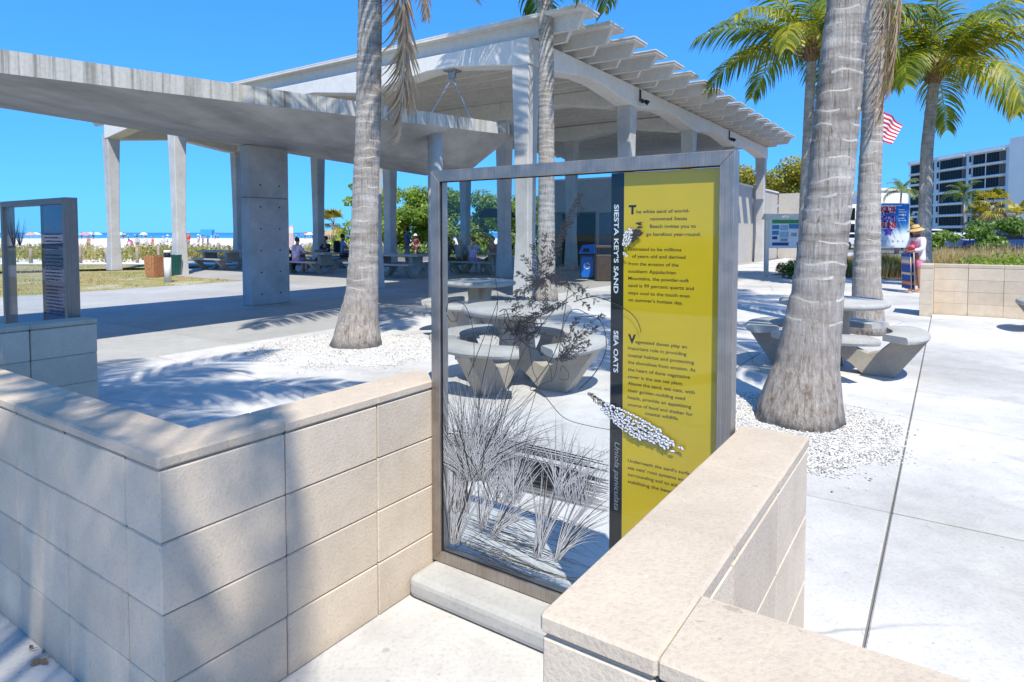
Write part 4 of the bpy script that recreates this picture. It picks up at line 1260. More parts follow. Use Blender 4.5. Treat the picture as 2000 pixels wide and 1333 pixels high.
def fan_palm(label, loc, h, r_, seed, mat, group, name='fan_palm', n=26, trunk=.16, dry=8):
    t = thing(name, label, 'palm tree', loc, 0, group); r = random.Random(seed)
    MB().tube([(0, 0, 0), (.05, 0, h * .5), (0, 0, h)], [trunk, trunk * .85, trunk * .9], 9).build('trunk', M_GREYTRUNK, t, True)
    for k in range(n):
        az = r.uniform(0, 6.28); el = r.uniform(-.6, 1.3) if k >= dry else r.uniform(-1.3, -.7)
        d = Vector((math.cos(az) * math.cos(el), math.sin(az) * math.cos(el), math.sin(el)))
        mb = MB(); c = Vector((0, 0, h)) + d * r_ * .45
        side = d.cross(Vector((0, 0, 1))).normalized(); nrm = side.cross(d)
        mb.tube([(0, 0, h), c], [.02, .012], 4)
        for m in range(13):
            a = -1.35 + 2.7 * m / 12; q = (d * math.cos(a) + side * math.sin(a)).normalized(); w = nrm.cross(q).normalized() * .035 * r_
            e = c + q * r_ * .55 * r.uniform(.8, 1.1) + Vector((0, 0, -.18 * r_ * abs(math.sin(a)) - .08)); mdl = c + q * r_ * .3
            mb.add([c, mdl + w, e, mdl - w], [(0, 1, 2, 3)])
        mb.build('fan_leaf', M_DEAD if k < dry else mat, t, fix=False)
    return t
fan_palm('small sabal palm with yellow fan leaves at the left edge of the sea grape trees', world_at(652, 47), 2.1, 1.5, 1, M_SABAL, 'fan palms')
fan_palm('fan palm in the middle above the loose green shrub before the apartments', world_at(1937, 46), 3.4, 1.6, 2, M_SABAL, 'fan palms')
fan_palm('fan palm at the right edge above the parked dark car', world_at(1985, 47), 2.7, 1.5, 3, M_SABAL, 'fan palms')
fan_palm('short fan palm left of the loose green shrub before the apartments', world_at(1912, 47), 2.6, 1.4, 4, M_SABAL, 'fan palms')
fan_palm('stubby fan palm just behind the top of the beach run poster', world_at(1752, 44), 1.9, 1.3, 5, M_SABAL, 'fan palms', dry=3)
def royal(label, loc, h, seed, s=.8, lean=0):
    r = random.Random(seed); t = thing('feather_palm', label, 'palm tree', loc, 0, 'distant feather palms')
    MB().tube([(0, 0, 0), (lean * .4, 0, h * .5), (lean, 0, h)], [.14, .10, .09], 8).build('trunk', M_GREYTRUNK, t, True)
    for k in range(14):
        f = link(bpy.data.objects.new('frond', ROY[k % 2]), t); f.location = (lean, 0, h)
        f.rotation_euler = Euler((r.uniform(-.3, .3), r.uniform(-1.0, .35), k * 2.4), 'XYZ'); f.scale = (s, s, s)
    return t
ROY = [frond_mesh('frond', 2.7, d, 26, 90 + k, (M_ROYAL, M_RACHIS), .7, .06, up=.5) for k, d in enumerate((.9, 1.1))]
royal('slim feather palm standing in front of the apartment balconies', world_at(1886, 62), 5.0, 3, .85, -.3)
royal('leaning feather palm before the low white building', world_at(1755, 70), 6.0, 5, .9, .2)

# ================================================================ apartment block and low building
apt = thing('apartment_building', 'white seven storey apartment block with rows of dark balcony glass', 'building', (0, 0, 0))
AX = 118.0
M_APT = plain('white_apartment_stucco', (0.74, 0.73, 0.70), .85, 0, .05, .3)
M_APTB = plain('pale_blue_stucco', (0.50, 0.58, 0.62), .85, 0, .05, .3)
ya = lambda xz: AX * FPX / (1760 + xz / 6.346 - 1000)
zt_ = 21.6
ztop = lambda xz, y: atY(1760 + xz / 6.346, 270 + y / 6.346, ya(xz)).z
Y0a, Y1a = ya(1380), ya(80)
MB().box(AX, AX + 16, Y0a, Y1a, -.7, zt_).build('wall', M_APT, apt)
MB().box(AX - .5, AX + 16.5, Y0a - .3, Y1a + .4, zt_ + .002, zt_ + .7).build('roof_edge', M_APT, apt)
MB().box(AX - 1.5, AX + 16, ya(1700), Y0a - .02, -.7, zt_ + 1.9).build('stair_tower', M_APT, apt)
MB().box(AX - .25, AX - .002, ya(450), ya(392), -.7, zt_ - .02).build('pilaster', M_APTB, apt)
MB().box(AX - .25, AX - .002, ya(855), ya(790), -.7, zt_ - .02).build('pilaster', M_APTB, apt)
MB().box(AX - .25, AX - .002, ya(1372), ya(1280), -.7, zt_ - .02).build('pilaster', M_APTB, apt)
FL = zt_ / 7.0
M_SCREEN = plain('brown_balcony_screen', (0.11, 0.085, 0.07), .5)
M_FRAME = plain('white_window_frame', (0.70, 0.72, 0.74), .5)
def window(Ya, Yb, z0, z1, mat, mull=0):
    o = MB().box(AX - .06, AX - .003, Ya, Yb, z0, z1).build('window', mat, apt)
    fr = MB()
    for k in range(1, mull + 1):
        y = Ya + (Yb - Ya) * k / (mull + 1); fr.box(AX - .11, AX - .062, y - .05, y + .05, z0, z1)
    if mull: fr.build('mullion', plain('dark_mullion', (0.06, 0.06, 0.065), .5), o, kind='stuff')
    return o
for f in range(7):
    z0, z1 = f * FL + .25, f * FL + FL - .5
    for xa, xb, mu in ((100, 208, 3), (220, 390, 4), (458, 728, 7), (864, 1010, 3), (1026, 1182, 4)):
        window(ya(xb), ya(xa), z0, z1, M_DARKGLASS, mu)
    window(ya(785), ya(730), z0, z1, M_SCREEN, 1); window(ya(1272), ya(1186), z0, z1, M_SCREEN, 2)
    for xa, xb in ((430, 452), (826, 850), (1318, 1366)):
        o = MB().box(AX - .31, AX - .252, ya(xb), ya(xa), z0 + .7, z1 - .1).build('window', M_DARKGLASS, apt)
    MB().box(AX - .9, AX - .003, ya(785), ya(458), f * FL + FL - .34, f * FL + FL - .06).build('balcony_slab', M_APT, apt)
    MB().box(AX - .9, AX - .003, ya(1276), ya(860), f * FL + FL - .34, f * FL + FL - .06).build('balcony_slab', M_APT, apt)
    MB().box(AX - .9, AX - .003, ya(390), ya(98), f * FL + FL - .34, f * FL + FL - .06).build('balcony_slab', M_APT, apt)
low = thing('white_building', 'low white building far behind the beach run poster', 'building', (0, 0, 0))
MB().box(73.5, 79, 128, 140, -.7, 9.8).build('wall', M_APT, low)
MB().box(73.2, 79.3, 127.7, 140.3, 9.802, 10.3).build('roof_edge', M_APT, low)
for k in range(2): MB().box(74.2 + k * 2.4, 75.7 + k * 2.4, 127.9, 127.99, 5.0, 7).build('window', M_DARKGLASS, low)
low2 = thing('dark_glass_building', 'far building with dark windows glimpsed right of the thin palm', 'building', (0, 0, 0))
MB().box(62, 70, 130, 140, -.7, 7.2).build('wall', M_APT, low2)
for k in range(3):
    for f in range(2): MB().box(62.4 + k * 2.5, 64.5 + k * 2.5, 129.9, 129.99, .8 + f * 3.2, 3.2 + f * 3.2).build('window', M_DARKGLASS, low2)
# ================================================================ planting bed, parking lot, vegetation as stuff
def soil():
    m = Mat('mulch_soil', 1, 0, .1); n = m.noise(5, 5, .7)
    m.base(m.ramp(n, [(.3, (.14, .085, .05)), (.6, (.30, .22, .14)), (.75, (.42, .36, .26))])); m.bump(n, .8, .05); return m.m
structure('planting_bed', flat(MB(), [(3.1, 13.12), (45, 13.12), (45, 46), (-3.25, 46), (-3.25, 22.45), (3.1, 22.45)], 0.012), soil(), SITE, -TH)
M_ASPHALT = concrete('asphalt', (0.06, 0.06, 0.06), .2)
structure('parking_lot', flat(MB(), [(28, 46), (95, 46), (95, 62), (28, 62)], -0.02), M_ASPHALT)
def blades(n, area, h0, h1, w, seed, lean=.5, zb=0.0):
    """area() gives (x, y, height factor)"""
    r = random.Random(seed); mb = MB()
    for _ in range(n):
        x, y, k = area(r); h = r.uniform(h0, h1) * k; a = r.uniform(0, 6.28); l = r.random() * lean * h
        d = (math.cos(a), math.sin(a)); s = (-d[1] * w, d[0] * w)
        mb.add([(x - s[0], y - s[1], zb), (x + s[0], y + s[1], zb), (x + d[0] * l * .35 + s[0] * .7, y + d[1] * l * .35 + s[1] * .7, zb + h * .6), (x + d[0] * l * .35 - s[0] * .7, y + d[1] * l * .35 - s[1] * .7, zb + h * .6), (x + d[0] * l, y + d[1] * l, zb + h * (1 - .25 * l / h))],
               [(0, 1, 2, 3), (3, 2, 4)])
    return mb
def stuff(name, mb, mat, loc=(0, 0, 0), rz=0.0):
    o = mb.build(name, mat, None, loc=loc, rz=rz, fix=False); o['kind'] = 'stuff'; return o
def tufts(n, box, seed, rad=.35):
    r = random.Random(seed); C = [(r.uniform(box[0], box[1]), r.uniform(box[2], box[3]), r.uniform(.7, 1.2)) for _ in range(n)]
    def area(r):
        c = C[r.randrange(n)]; return c[0] + r.gauss(0, rad * .6), c[1] + r.gauss(0, rad * .6), c[2]
    return area
stuff('tawny_grass', blades(11000, tufts(170, (1.0, 34, 31, 44), 3, .5), .6, 1.05, .012, 4, .7), M_TAWNY, SITE, -TH)
stuff('tawny_grass', blades(4200, tufts(13, (1.6, 3.4, 19, 27), 5, .4), .5, .95, .012, 6, .8), M_TAWNY, SITE, -TH)
stuff('clump_grass', blades(6500, tufts(20, (-2.6, 1.2, 23.2, 27), 7, .38), .4, .85, .010, 8, .9), M_GREENGRASS, SITE, -TH)
stuff('tawny_grass', blades(2600, tufts(14, (-3, 2.0, 23.0, 26), 9, .3), .4, .8, .009, 10, .9), M_TAWNY, SITE, -TH)
rg = random.Random(5)
gc = MB(); leaf_cloud(gc, [(rg.uniform(2.3, 15), rg.uniform(14.2, 25), rg.uniform(.42, .72), rg.uniform(.35, .55), .6) for _ in range(260)], 24000, .05, 6, .6)
stuff('flowering_ground_cover', gc, M_FLOWERBED, SITE, -TH)
dn = MB(); leaf_cloud(dn, [(rg.uniform(-46, -7), rg.uniform(32, 41), rg.uniform(.1, .45), rg.uniform(.5, 1.0), .55) for _ in range(230)], 17000, .085, 7, .6)
stuff('dune_vegetation', dn, M_DUNE)
stuff('sea_oats', blades(5200, tufts(170, (-48, -6, 34, 46), 13, .5), .5, 1.05, .012, 14, .5), M_TAWNY)
stuff('dune_vegetation', leaf_cloud(MB(), [(rg.uniform(-12, 2), rg.uniform(38, 44), rg.uniform(.1, .5), rg.uniform(.4, .8), .6) for _ in range(60)], 5000, .10, 9, .6), M_BUSH)
def lawn_area(r):
    while True:
        x, y = r.uniform(-26, -8.5), r.uniform(15, 29); u, v = to_uv((x, y))
        if u < -16.1 and not (u > -24 and v > 11.6) and not (u > -20.5 and v > 10.5): return x, y, (1 if math.sin(x * 1.3) + math.sin(y * 2.1 + x) > .2 else .45)
stuff('lawn_grass', blades(9000, lawn_area, .03, .09, .007, 15, 1.2, -.012), M_GREENGRASS)
def fall_area(r): return r.uniform(-26, -8.5), r.uniform(15, 29), 1

# ================================================================ round concrete tables
def round_table(label, u, v, rot=0.0, first=[None]):
    if first[0] is None:
        t = site_thing('round_table', label, 'picnic table', 'round concrete picnic tables')
        o = MB().lathe([(0.0, .690), (.50, .690), (.528, .705), (.535, .725), (.528, .745), (.50, .757), (0.0, .757)], 40).build('tabletop', M_TABLE, t, True); smooth_by_angle(o, 50)
        # crossed pedestal slabs, each ending in a foot that leans out to carry a bench
        prof = [(0, .689), (.17, .689), (.15, .50), (.165, .36), (.24, .255), (.34, .215), (.44, .245), (.525, .33), (.57, .399), (.86, .399), (.58, 0.0), (.30, 0.0), (.19, .10), (.06, .19), (0, .215)]
        for k in range(4):
            mb = MB(); hw = .075; n = len(prof)
            vs = [(x, -hw, z) for x, z in prof] + [(x, hw, z) for x, z in prof]
            # split the outline into convex strips
            tri = []
            top = [0, 1, 2, 3, 4, 5, 6, 7, 8, 9]; 
            faces = [(0, 1, 2, 3, 13, 14), (3, 4, 12, 13), (4, 5, 11, 12), (5, 6, 10, 11), (6, 7, 10), (7, 8, 9, 10)]
            for f in faces: tri += [f, tuple(i + n for i in f[::-1])]
            tri += [(i, (i + 1) % n, n + (i + 1) % n, n + i) for i in range(n - 1)]
            mb.add(vs, tri, Matrix.Rotation(math.pi / 2 * k, 4, 'Z'))
            o = mb.build('leg', M_TABLELEG, t)
        for k in range(4):
            mb = MB(); a0, a1 = R(90 * k - 35), R(90 * k + 35); N = 12
            rings = []
            for i in range(N + 1):
                a = a0 + (a1 - a0) * i / N
                q = min(1, math.sin(math.pi * (i + .45) / (N + .9)) * 2.2) ** .5
                rc, hw = .715, .165 * (.62 + .38 * q)
                pr = [(rc - hw, .402), (rc + hw * .9, .400), (rc + hw, .425), (rc + hw * .95, .455), (rc + hw * .85, .468), (rc - hw * .85, .468), (rc - hw, .455)]
                rings.append([(r_ * math.cos(a), r_ * math.sin(a), z) for r_, z in pr])
            o = mb.loft(rings).build('bench', M_TABLE, t); smooth_by_angle(o, 45)
            bk = MB()
            for s in (-1, 1):
                M = Matrix.Rotation(math.pi / 2 * k, 4, 'Z')
                bk.box(.61, .82, s * .077, s * .105, .355, .3985, M=M) if s > 0 else bk.box(.61, .82, -.105, -.077, .355, .3985, M=M)
            bk.build('bracket', M_TABLELEG, o)
        first[0] = t
    else:
        t = copy_tree(first[0], None, label)
    t.location = W(u, v, 0.002); t.rotation_euler = (0, 0, -TH + rot)
    return t
round_table('round concrete table with curved benches half hidden by the thick palm', .77, 6.65, .02)
round_table('round concrete table seen through the glass, nearer of the two behind it', -1.67, 4.25, .0)
round_table('round concrete table seen through the glass, farther of the two behind it', -3.92, 6.62, .1)
round_table('round concrete table at the right edge before the low tan wall', 3.50, 11.35, -.05)
round_table('round concrete table out at the right whose bench shadow touches the paving', 3.35, 2.3, .0)

# ================================================================ rectangular picnic tables under the roof
def picnic_table(label, u, v, rot=0.0, first=[None]):
    if first[0] is None:
        t = site_thing('picnic_table', label, 'picnic table', 'long concrete picnic tables under the pavilion')
        MB().box(-1.0, 1.0, -.38, .38, .68, .75, .012).build('tabletop', M_TABLE, t)
        for s in (-1, 1): MB().box(-1.0, 1.0, s * .68 - .14, s * .68 + .14, .40, .46, .01).build('bench', M_TABLE, t)
        for s in (-1, 1):
            mb = MB(); x = s * .66
            mb.box(x - .07, x + .07, -.28, .28, .40, .679)
            for q in (-1, 1):
                y0, y1 = q * .20, q * .62
                mb.add([(x - .07, y0 - .12, 0), (x + .07, y0 - .12, 0), (x + .07, y0 + .12, 0), (x - .07, y0 + .12, 0), (x - .07, y1 - .12, .399), (x + .07, y1 - .12, .399), (x + .07, y1 + .12, .399), (x - .07, y1 + .12, .399)],
                       [(3, 2, 1, 0), (4, 5, 6, 7), (0, 1, 5, 4), (1, 2, 6, 5), (2, 3, 7, 6), (3, 0, 4, 7)])
            mb.box(x - .065, x + .065, -.45, .45, .30, .41)
            mb.build('leg', M_TABLELEG, t)
        first[0] = t
    else: t = copy_tree(first[0], None, label)
    t.location = W(u, v, 0.003); t.rotation_euler = (0, 0, -TH + rot)
    return t
picnic_table('long concrete picnic table nearest the beach, beside the second tapered column', -22.1, 13.6, .1)
picnic_table('long concrete picnic table where the woman in the spotted shirt sits', -17.2, 14.1, .1)
picnic_table('long concrete picnic table behind the ringed palm trunk', -13.2, 14.5, .1)
picnic_table('dark long concrete picnic table deeper under the roof behind the seated woman', -19.6, 17.2, .1)
picnic_table('long concrete picnic table with a family, seen through the glass', -12.1, 17.3, .1)

# ================================================================ bins, bollard, shelter
def slat_bin(label, x, y, mat, w=.40, h=.70):
    b = atz(x, y); t = thing('litter_bin', label, 'litter bin', b, -.25, 'slatted litter bins')
    MB().loft([[(-w * .42, -w * .42, .03), (w * .42, -w * .42, .03), (w * .42, w * .42, .03), (-w * .42, w * .42, .03)], [(-w * .5, -w * .5, h - .02), (w * .5, -w * .5, h - .02), (w * .5, w * .5, h - .02), (-w * .5, w * .5, h - .02)]]).build('liner', M_BLACK, t)
    for k in range(4):
        M = Matrix.Rotation(math.pi / 2 * k, 4, 'Z')
        for i in range(4):
            x0 = -w * .44 + i * w * .22; x1 = x0 + w * .19; q = 1.18; d0, d1 = w * .43, w * .52
            vs = [(x0, -d0 - .02, 0), (x1, -d0 - .02, 0), (x1, -d0, 0), (x0, -d0, 0), (x0 * q, -d1 - .02, h), (x1 * q, -d1 - .02, h), (x1 * q, -d1, h), (x0 * q, -d1, h)]
            MB().add(vs, [(3, 2, 1, 0), (4, 5, 6, 7), (0, 1, 5, 4), (1, 2, 6, 5), (2, 3, 7, 6), (3, 0, 4, 7)], M).build('slat', mat, t)
    return t
M_WOODO = plain('orange_brown_slats', (0.42, 0.19, 0.085), .7, 0, .25, 14)
M_GREENP = plain('dark_green_slats', (0.02, 0.12, 0.095), .5, 0, .2, 14)
slat_bin('orange brown slatted litter bin beside the white bollard light', 302, 541, M_WOODO)
slat_bin('dark green slatted litter bin behind the white bollard light', 331, 538, M_GREENP, .52)
b = atz(328, 551)
t = thing('bollard_light', 'short white bollard light with dark louvre standing on the dry lawn', 'bollard light', b)
M_WHITEM = plain('white_metal', (0.72, 0.73, 0.74), .4, 0, .04)
MB().lathe([(.10, -.02), (.10, .72), (.095, .722)], 20).build('post', M_WHITEM, t, True)
MB().lathe([(.085, .72), (.085, .86)], 20).build('louvre', M_DKM, t, True)
MB().lathe([(.105, .86), (.105, .92), (.09, .94), (0, .945)], 20).build('cap', M_WHITEM, t, True)

b = atY(987, 520, 25.5); b.z = 0
t = thing('notice_shelter', 'small dark hip roofed shelter on a pale post, seen through the glass', 'shelter', b)
MB().box(-.06, .06, -.06, .06, 0, 2.2).build('post', plain('blue_grey_post', (0.35, 0.40, 0.45), .6), t)
MB().add([(-1.05, -.5, 2.06), (.42, -.5, 2.06), (.42, .5, 2.06), (-1.05, .5, 2.06), (-.85, -.15, 2.42), (.2, -.15, 2.42), (.2, .15, 2.42), (-.85, .15, 2.42)], [(3, 2, 1, 0), (4, 5, 6, 7), (0, 1, 5, 4), (1, 2, 6, 5), (2, 3, 7, 6), (3, 0, 4, 7)]).build('roof', plain('dark_slate_roof', (0.04, 0.045, 0.05), .6), t)
MB().box(-.65, .25, -.04, .04, .72, .76).build('shelf', M_WHITEM, t)

M_BLUEP = plain('bright_blue_plastic', (0.01, 0.16, 0.62), .35, 0, .1)
M_BROWNP = plain('brown_plastic', (0.07, 0.05, 0.045), .5, 0, .2)
b = atz(1147, 545)
t = thing('recycling_bin', 'bright blue recycling bin with hooded lid by the dark doorway', 'recycling bin', b, -.2)
MB().box(-.22, .25, -.16, .25, 0, .78, .03).build('cabinet', M_BROWNP, t)
MB().loft([[(-.19 * k, -.175, z), (.2 * k, -.175, z), (.2 * k, -.165, z), (-.19 * k, -.165, z)] for z, k in ((.06, .7), (.14, 1), (.62, 1), (.70, .75))]).build('front_panel', M_BLUEP, t)
MB().add([(-.26, -.19, .80), (.24, -.19, .80), (.24, .25, .80), (-.26, .25, .80), (-.16, -.10, 1.06), (.22, -.10, 1.10), (.22, .22, 1.10), (-.16, .22, 1.06)], [(3, 2, 1, 0), (4, 5, 6, 7), (0, 1, 5, 4), (1, 2, 6, 5), (2, 3, 7, 6), (3, 0, 4, 7)]).build('lid', M_BLUEP, t)
MB().add([(-.14, -.182, .86), (.08, -.182, .86), (.06, -.15, .97), (-.10, -.15, .97)], [(0, 1, 2, 3)]).build('slot', M_BLACK, t)
mb = MB()
for k in range(3):                                          # three chasing arrows
    for (a0, a1) in ((k * 120 + 8, k * 120 + 78),):
        N = 6; vs = []
        for i in range(N + 1):
            a = R(a0 + (a1 - a0) * i / N)
            for rr in (.075, .105): vs.append((.0 + rr * math.cos(a), -.1775, .42 + rr * math.sin(a)))
        mb.add(vs, [(2 * i, 2 * i + 1, 2 * i + 3, 2 * i + 2) for i in range(N)])
        a = R(a1); a2 = R(a1 + 28)
        mb.add([(.055 * math.cos(a), -.1775, .42 + .055 * math.sin(a)), (.125 * math.cos(a), -.1775, .42 + .125 * math.sin(a)), (.09 * math.cos(a2), -.1775, .42 + .09 * math.sin(a2))], [(0, 1, 2)])
mb.build('recycling_mark', M_WHITEINK, t, kind='stuff')
b = atz(1180, 549)
t = thing('litter_bin', 'dark brown boxy litter bin right of the blue recycling bin', 'litter bin', b, -.2)
MB().box(-.24, .24, -.2, .24, 0, .8, .03).build('cabinet', M_BROWNP, t); MB().box(-.26, .26, -.22, .26, .98, 1.08, .03).build('lid', M_BROWNP, t)
for sx in (-.22, .22): MB().box(sx - .02, sx + .02, .12, .2, .8, .98).build('support', M_BROWNP, t)

# ================================================================ information board, poster, shower, flag
M_CREAM = plain('cream_painted_wood', (0.70, 0.65, 0.54), .6, 0, .06)
yB = 21.3
def rect(mb, x0, y0, x1, y1, o, Y=yB):
    a, c = atY(x0, y0, Y), atY(x1, y1, Y)
    mb.add([(a.x - o.x, Y - o.y, c.z), (c.x - o.x, Y - o.y, c.z), (c.x - o.x, Y - o.y, a.z), (a.x - o.x, Y - o.y, a.z)], [(0, 1, 2, 3)])
b = atY(1540, 500, yB); b.z = 0
t = thing('information_board', 'cream framed information board with maps and a green heading by the path', 'notice board', b)
for x in (1497, 1585):
    c = atY(x, 500, yB); MB().box(c.x - b.x - .06, c.x - b.x + .06, -.05, .07, 0, 2.02).build('post', M_CREAM, t)
a, c = atY(1500, 428, yB), atY(1584, 485, yB)
MB().box(a.x - b.x, c.x - b.x, .0, .06, c.z, a.z, .01).build('panel', plain('pale_board', (0.74, 0.76, 0.76), .4, 0, .05), t)
a, c = atY(1494, 418, yB), atY(1591, 429, yB)
MB().add([(a.x - b.x, -.09, c.z), (c.x - b.x, -.09, c.z), (c.x - b.x, .28, c.z), (a.x - b.x, .28, c.z), (a.x - b.x, -.02, a.z), (c.x - b.x, -.02, a.z), (c.x - b.x, .1, a.z), (a.x - b.x, .1, a.z)], [(3, 2, 1, 0), (4, 5, 6, 7), (0, 1, 5, 4), (1, 2, 6, 5), (2, 3, 7, 6), (3, 0, 4, 7)]).build('roof', M_CREAM, t)
ob = Vector((b.x, b.y + .004, 0)); cols = {'g': (0.05, 0.28, 0.10), 'b': (0.07, 0.22, 0.42), 'n': (0.03, 0.06, 0.25), 'l': (0.30, 0.48, 0.60), 'w': (0.75, 0.77, 0.78), 's': (0.32, 0.33, 0.33)}
for nm, k, rr in (('heading', 'g', [(1508, 430, 1578, 437)]), ('print', 'b', [(1508, 440, 1522, 448), (1541, 438, 1560, 447), (1508, 451, 1521, 459)]), ('print', 'l', [(1524, 440, 1539, 450), (1563, 437, 1577, 446), (1523, 453, 1540, 464)]),
                  ('print', 'n', [(1508, 474, 1540, 480), (1556, 474, 1578, 480), (1508, 462, 1518, 468)]), ('print', 'w', [(1541, 449, 1560, 472), (1563, 449, 1578, 471)]), ('print', 's', [(1545, 455, 1556, 462), (1565, 452, 1569, 469), (1571, 452, 1576, 469), (1524, 466, 1538, 472)])):
    mb = MB()
    for q in rr: rect(mb, *q, ob, yB - .002 - .001 * 'gblnws'.index(k) + .004)
    for i, v in enumerate(mb.v): mb.v[i] = (v[0], -.006 - .0012 * 'gblnws'.index(k), v[2])
    mb.build(nm, plain('board_print_' + {'g': 'green', 'b': 'blue', 'n': 'navy', 'l': 'light_blue', 'w': 'white', 's': 'grey'}[k], cols[k], .5, 0, .2, 20), t, kind='stuff')

b = atY(1733, 500, yB); b.z = 0
t = thing('poster_sign', 'blue and white poster for KIDS SUMMER BEACH RUNS on white posts', 'poster sign', b)
X = lambda x: atY(x, 450, yB).x - b.x
Z = lambda y: atY(1740, y, yB).z
MB().box(X(1690), X(1776.5), 0, .04, Z(484), Z(397)).build('board', M_WHITEM, t)
for x in (1694, 1771): MB().box(X(x) - .045, X(x) + .045, .045, .12, 0, Z(400)).build('post', M_WHITEM, t)
def prect(x0, y0, x1, y1, lay): return MB().add([(X(x0), -.001 * lay, Z(y1)), (X(x1), -.001 * lay, Z(y1)), (X(x1), -.001 * lay, Z(y0)), (X(x0), -.001 * lay, Z(y0))], [(0, 1, 2, 3)])
def sky_print():
    m = Mat('poster_print'); tc = m.node('ShaderNodeTexCoord'); sp = m.node('ShaderNodeSeparateXYZ'); m.l.new(tc.outputs['Object'], sp.inputs[0])
    k = m.node('ShaderNodeMapRange'); k.inputs[1].default_value = Z(482); k.inputs[2].default_value = Z(399); m.l.new(sp.outputs[2], k.inputs[0])
    m.base(m.ramp(k.outputs[0], [(0.0, (.6, .68, .75)), (.28, (.72, .77, .82)), (.38, (.35, .55, .75)), (.46, (.12, .28, .48)), (.55, (.03, .22, .62)), (1, (.01, .17, .58))])); return m.m
prect(1692, 399, 1774.5, 482, 2).build('picture', sky_print(), t)
M_RED = plain('red_ink', (0.55, 0.02, 0.04), .5); M_PURPLE = plain('purple_ink', (0.16, 0.06, 0.45), .5)
def ptext(txt, x0, x1, yb, yt, mat, lay=4, bold=.05):
    mb = MB(); v, f = text_mesh(txt, 0, bold); a, c = min(p[0] for p in v), max(p[0] for p in v)
    mb.add([(X(x0) + (p[0] - a) / (c - a) * (X(x1) - X(x0)), -.001 * lay, Z(yb) + p[1] / .7 * (Z(yt) - Z(yb))) for p in v], f)
    mb.build('lettering', mat, t, fix=False)
for w, x0, x1, yb, yt, m_ in (('KIDS', 1719, 1748, 413.5, 404, M_RED), ('SUMMER', 1719, 1750, 423, 416, M_PURPLE), ('BEACH', 1719, 1750, 432, 425, M_PURPLE), ('RUNS', 1718, 1751, 445, 434.5, M_RED)):
    ptext(w, x0 - .6, x1 + .6, yb + .6, yt - .6, M_WHITEINK, 3, .13); ptext(w, x0, x1, yb, yt, m_, 5)
mb = MB()
for q in ((1754, 409, 1766, 411), (1754, 413.5, 1770, 415.5), (1754, 418.5, 1769, 421.5), (1754, 426, 1765, 428), (1754, 430.5, 1770, 431.5), (1718, 401.5, 1760, 403)):
    a = prect(*q, 4); mb.add(a.v, a.f)
mb.build('lettering', M_WHITEINK, t, kind='stuff')
mb = MB()
for k in range(5):
    a = R(90 + 72 * k); c = (X(1734.5), Z(452)); 
    mb.add([(c[0] + .10 * math.cos(a - .6), -.005, c[1] + .10 * math.sin(a - .6)), (c[0] + .19 * math.cos(a), -.005, c[1] + .19 * math.sin(a)), (c[0] + .10 * math.cos(a + .6), -.005, c[1] + .10 * math.sin(a + .6)), (c[0], -.005, c[1])], [(0, 1, 2, 3)])
mb.build('star_print', M_PURPLE, t, fix=False)
mb = MB()
for x, q in ((1716, 7), (1729, 2), (1742, 5), (1752, 4), (1762, 3)):
    a = prect(x, 470, x + q, 473.5, 4); mb.add(a.v, a.f)
mb.build('logo_print', plain('logo_grey', (.35, .33, .42), .5), t, kind='stuff')

b = atY(1793, 500, 19.6); b.z = 0
t = thing('beach_shower', 'pale blue beach shower post with a side arm behind the straw hat', 'shower', b)
M_SHW = plain('pale_blue_paint', (0.50, 0.60, 0.68), .4, 0, .05)
MB().box(-.035, .035, -.035, .035, 0, 2.12).build('post', M_SHW, t); MB().box(-.20, -.036, -.02, .02, 2.06, 2.11).build('arm', M_SHW, t); MB().box(-.22, -.16, -.03, .03, 2.0, 2.058).build('shower_head', M_SHW, t)
MB().ball((-.06, -.06, 1.80), .075, 10, 7).build('button', M_BLUEP, t, True)

# flag on a pole that stands behind the palm trunk
b = atY(1704, 470, 30); b.z = 0
fl = thing('flag', 'stars and stripes flag drooping from a pole behind the grey palm', 'flag', b)
MB().lathe([(.06, 0), (.04, 8.1), (0, 8.12)], 10).build('pole', M_WHITEM, fl, True)
A_, B_, C_, D_ = [Vector(tuple(atY(x, y, 30) - b)) for x, y in ((1700, 196), (1763, 244), (1738, 283), (1690, 262))]
mb = MB(); NX, NY = 20, 13; vs = []
for j in range(NY + 1):
    for i in range(NX + 1):
        s, q = i / NX, j / NY
        p = (A_ * (1 - s) + B_ * s) * (1 - q) + (D_ * (1 - s) + C_ * s) * q
        vs.append((p.x, p.y + .10 * math.sin(s * 9 + q * 2) * s + .06 * math.sin(s * 17), p.z + .03 * math.sin(s * 10)))
M_FR, M_FW, M_FB = plain('flag_red', (.50, .02, .05), .8), plain('flag_white', (.75, .74, .74), .8), plain('flag_blue', (.03, .05, .20), .8)
for q, name in ((0, 'red_stripe'), (1, 'white_stripe')):
    for j in range(q, 13, 2):
        m_ = MB(); ids = [(j + d) * (NX + 1) + i for d in (0, 1) for i in range(NX + 1)]
        x0 = 8 if j < 7 else 0
        m_.add([vs[(j + d) * (NX + 1) + i] for d in (0, 1) for i in range(x0, NX + 1)], [(i, i + 1, NX - x0 + 2 + i, NX - x0 + 1 + i) for i in range(NX - x0)])
        m_.build('stripe', M_FR if q == 0 else M_FW, fl, True)
m_ = MB(); m_.add([vs[j * (NX + 1) + i] for j in range(8) for i in range(9)], [(j * 9 + i, j * 9 + i + 1, (j + 1) * 9 + i + 1, (j + 1) * 9 + i) for j in range(7) for i in range(8)]); m_.build('canton', M_FB, fl, True)

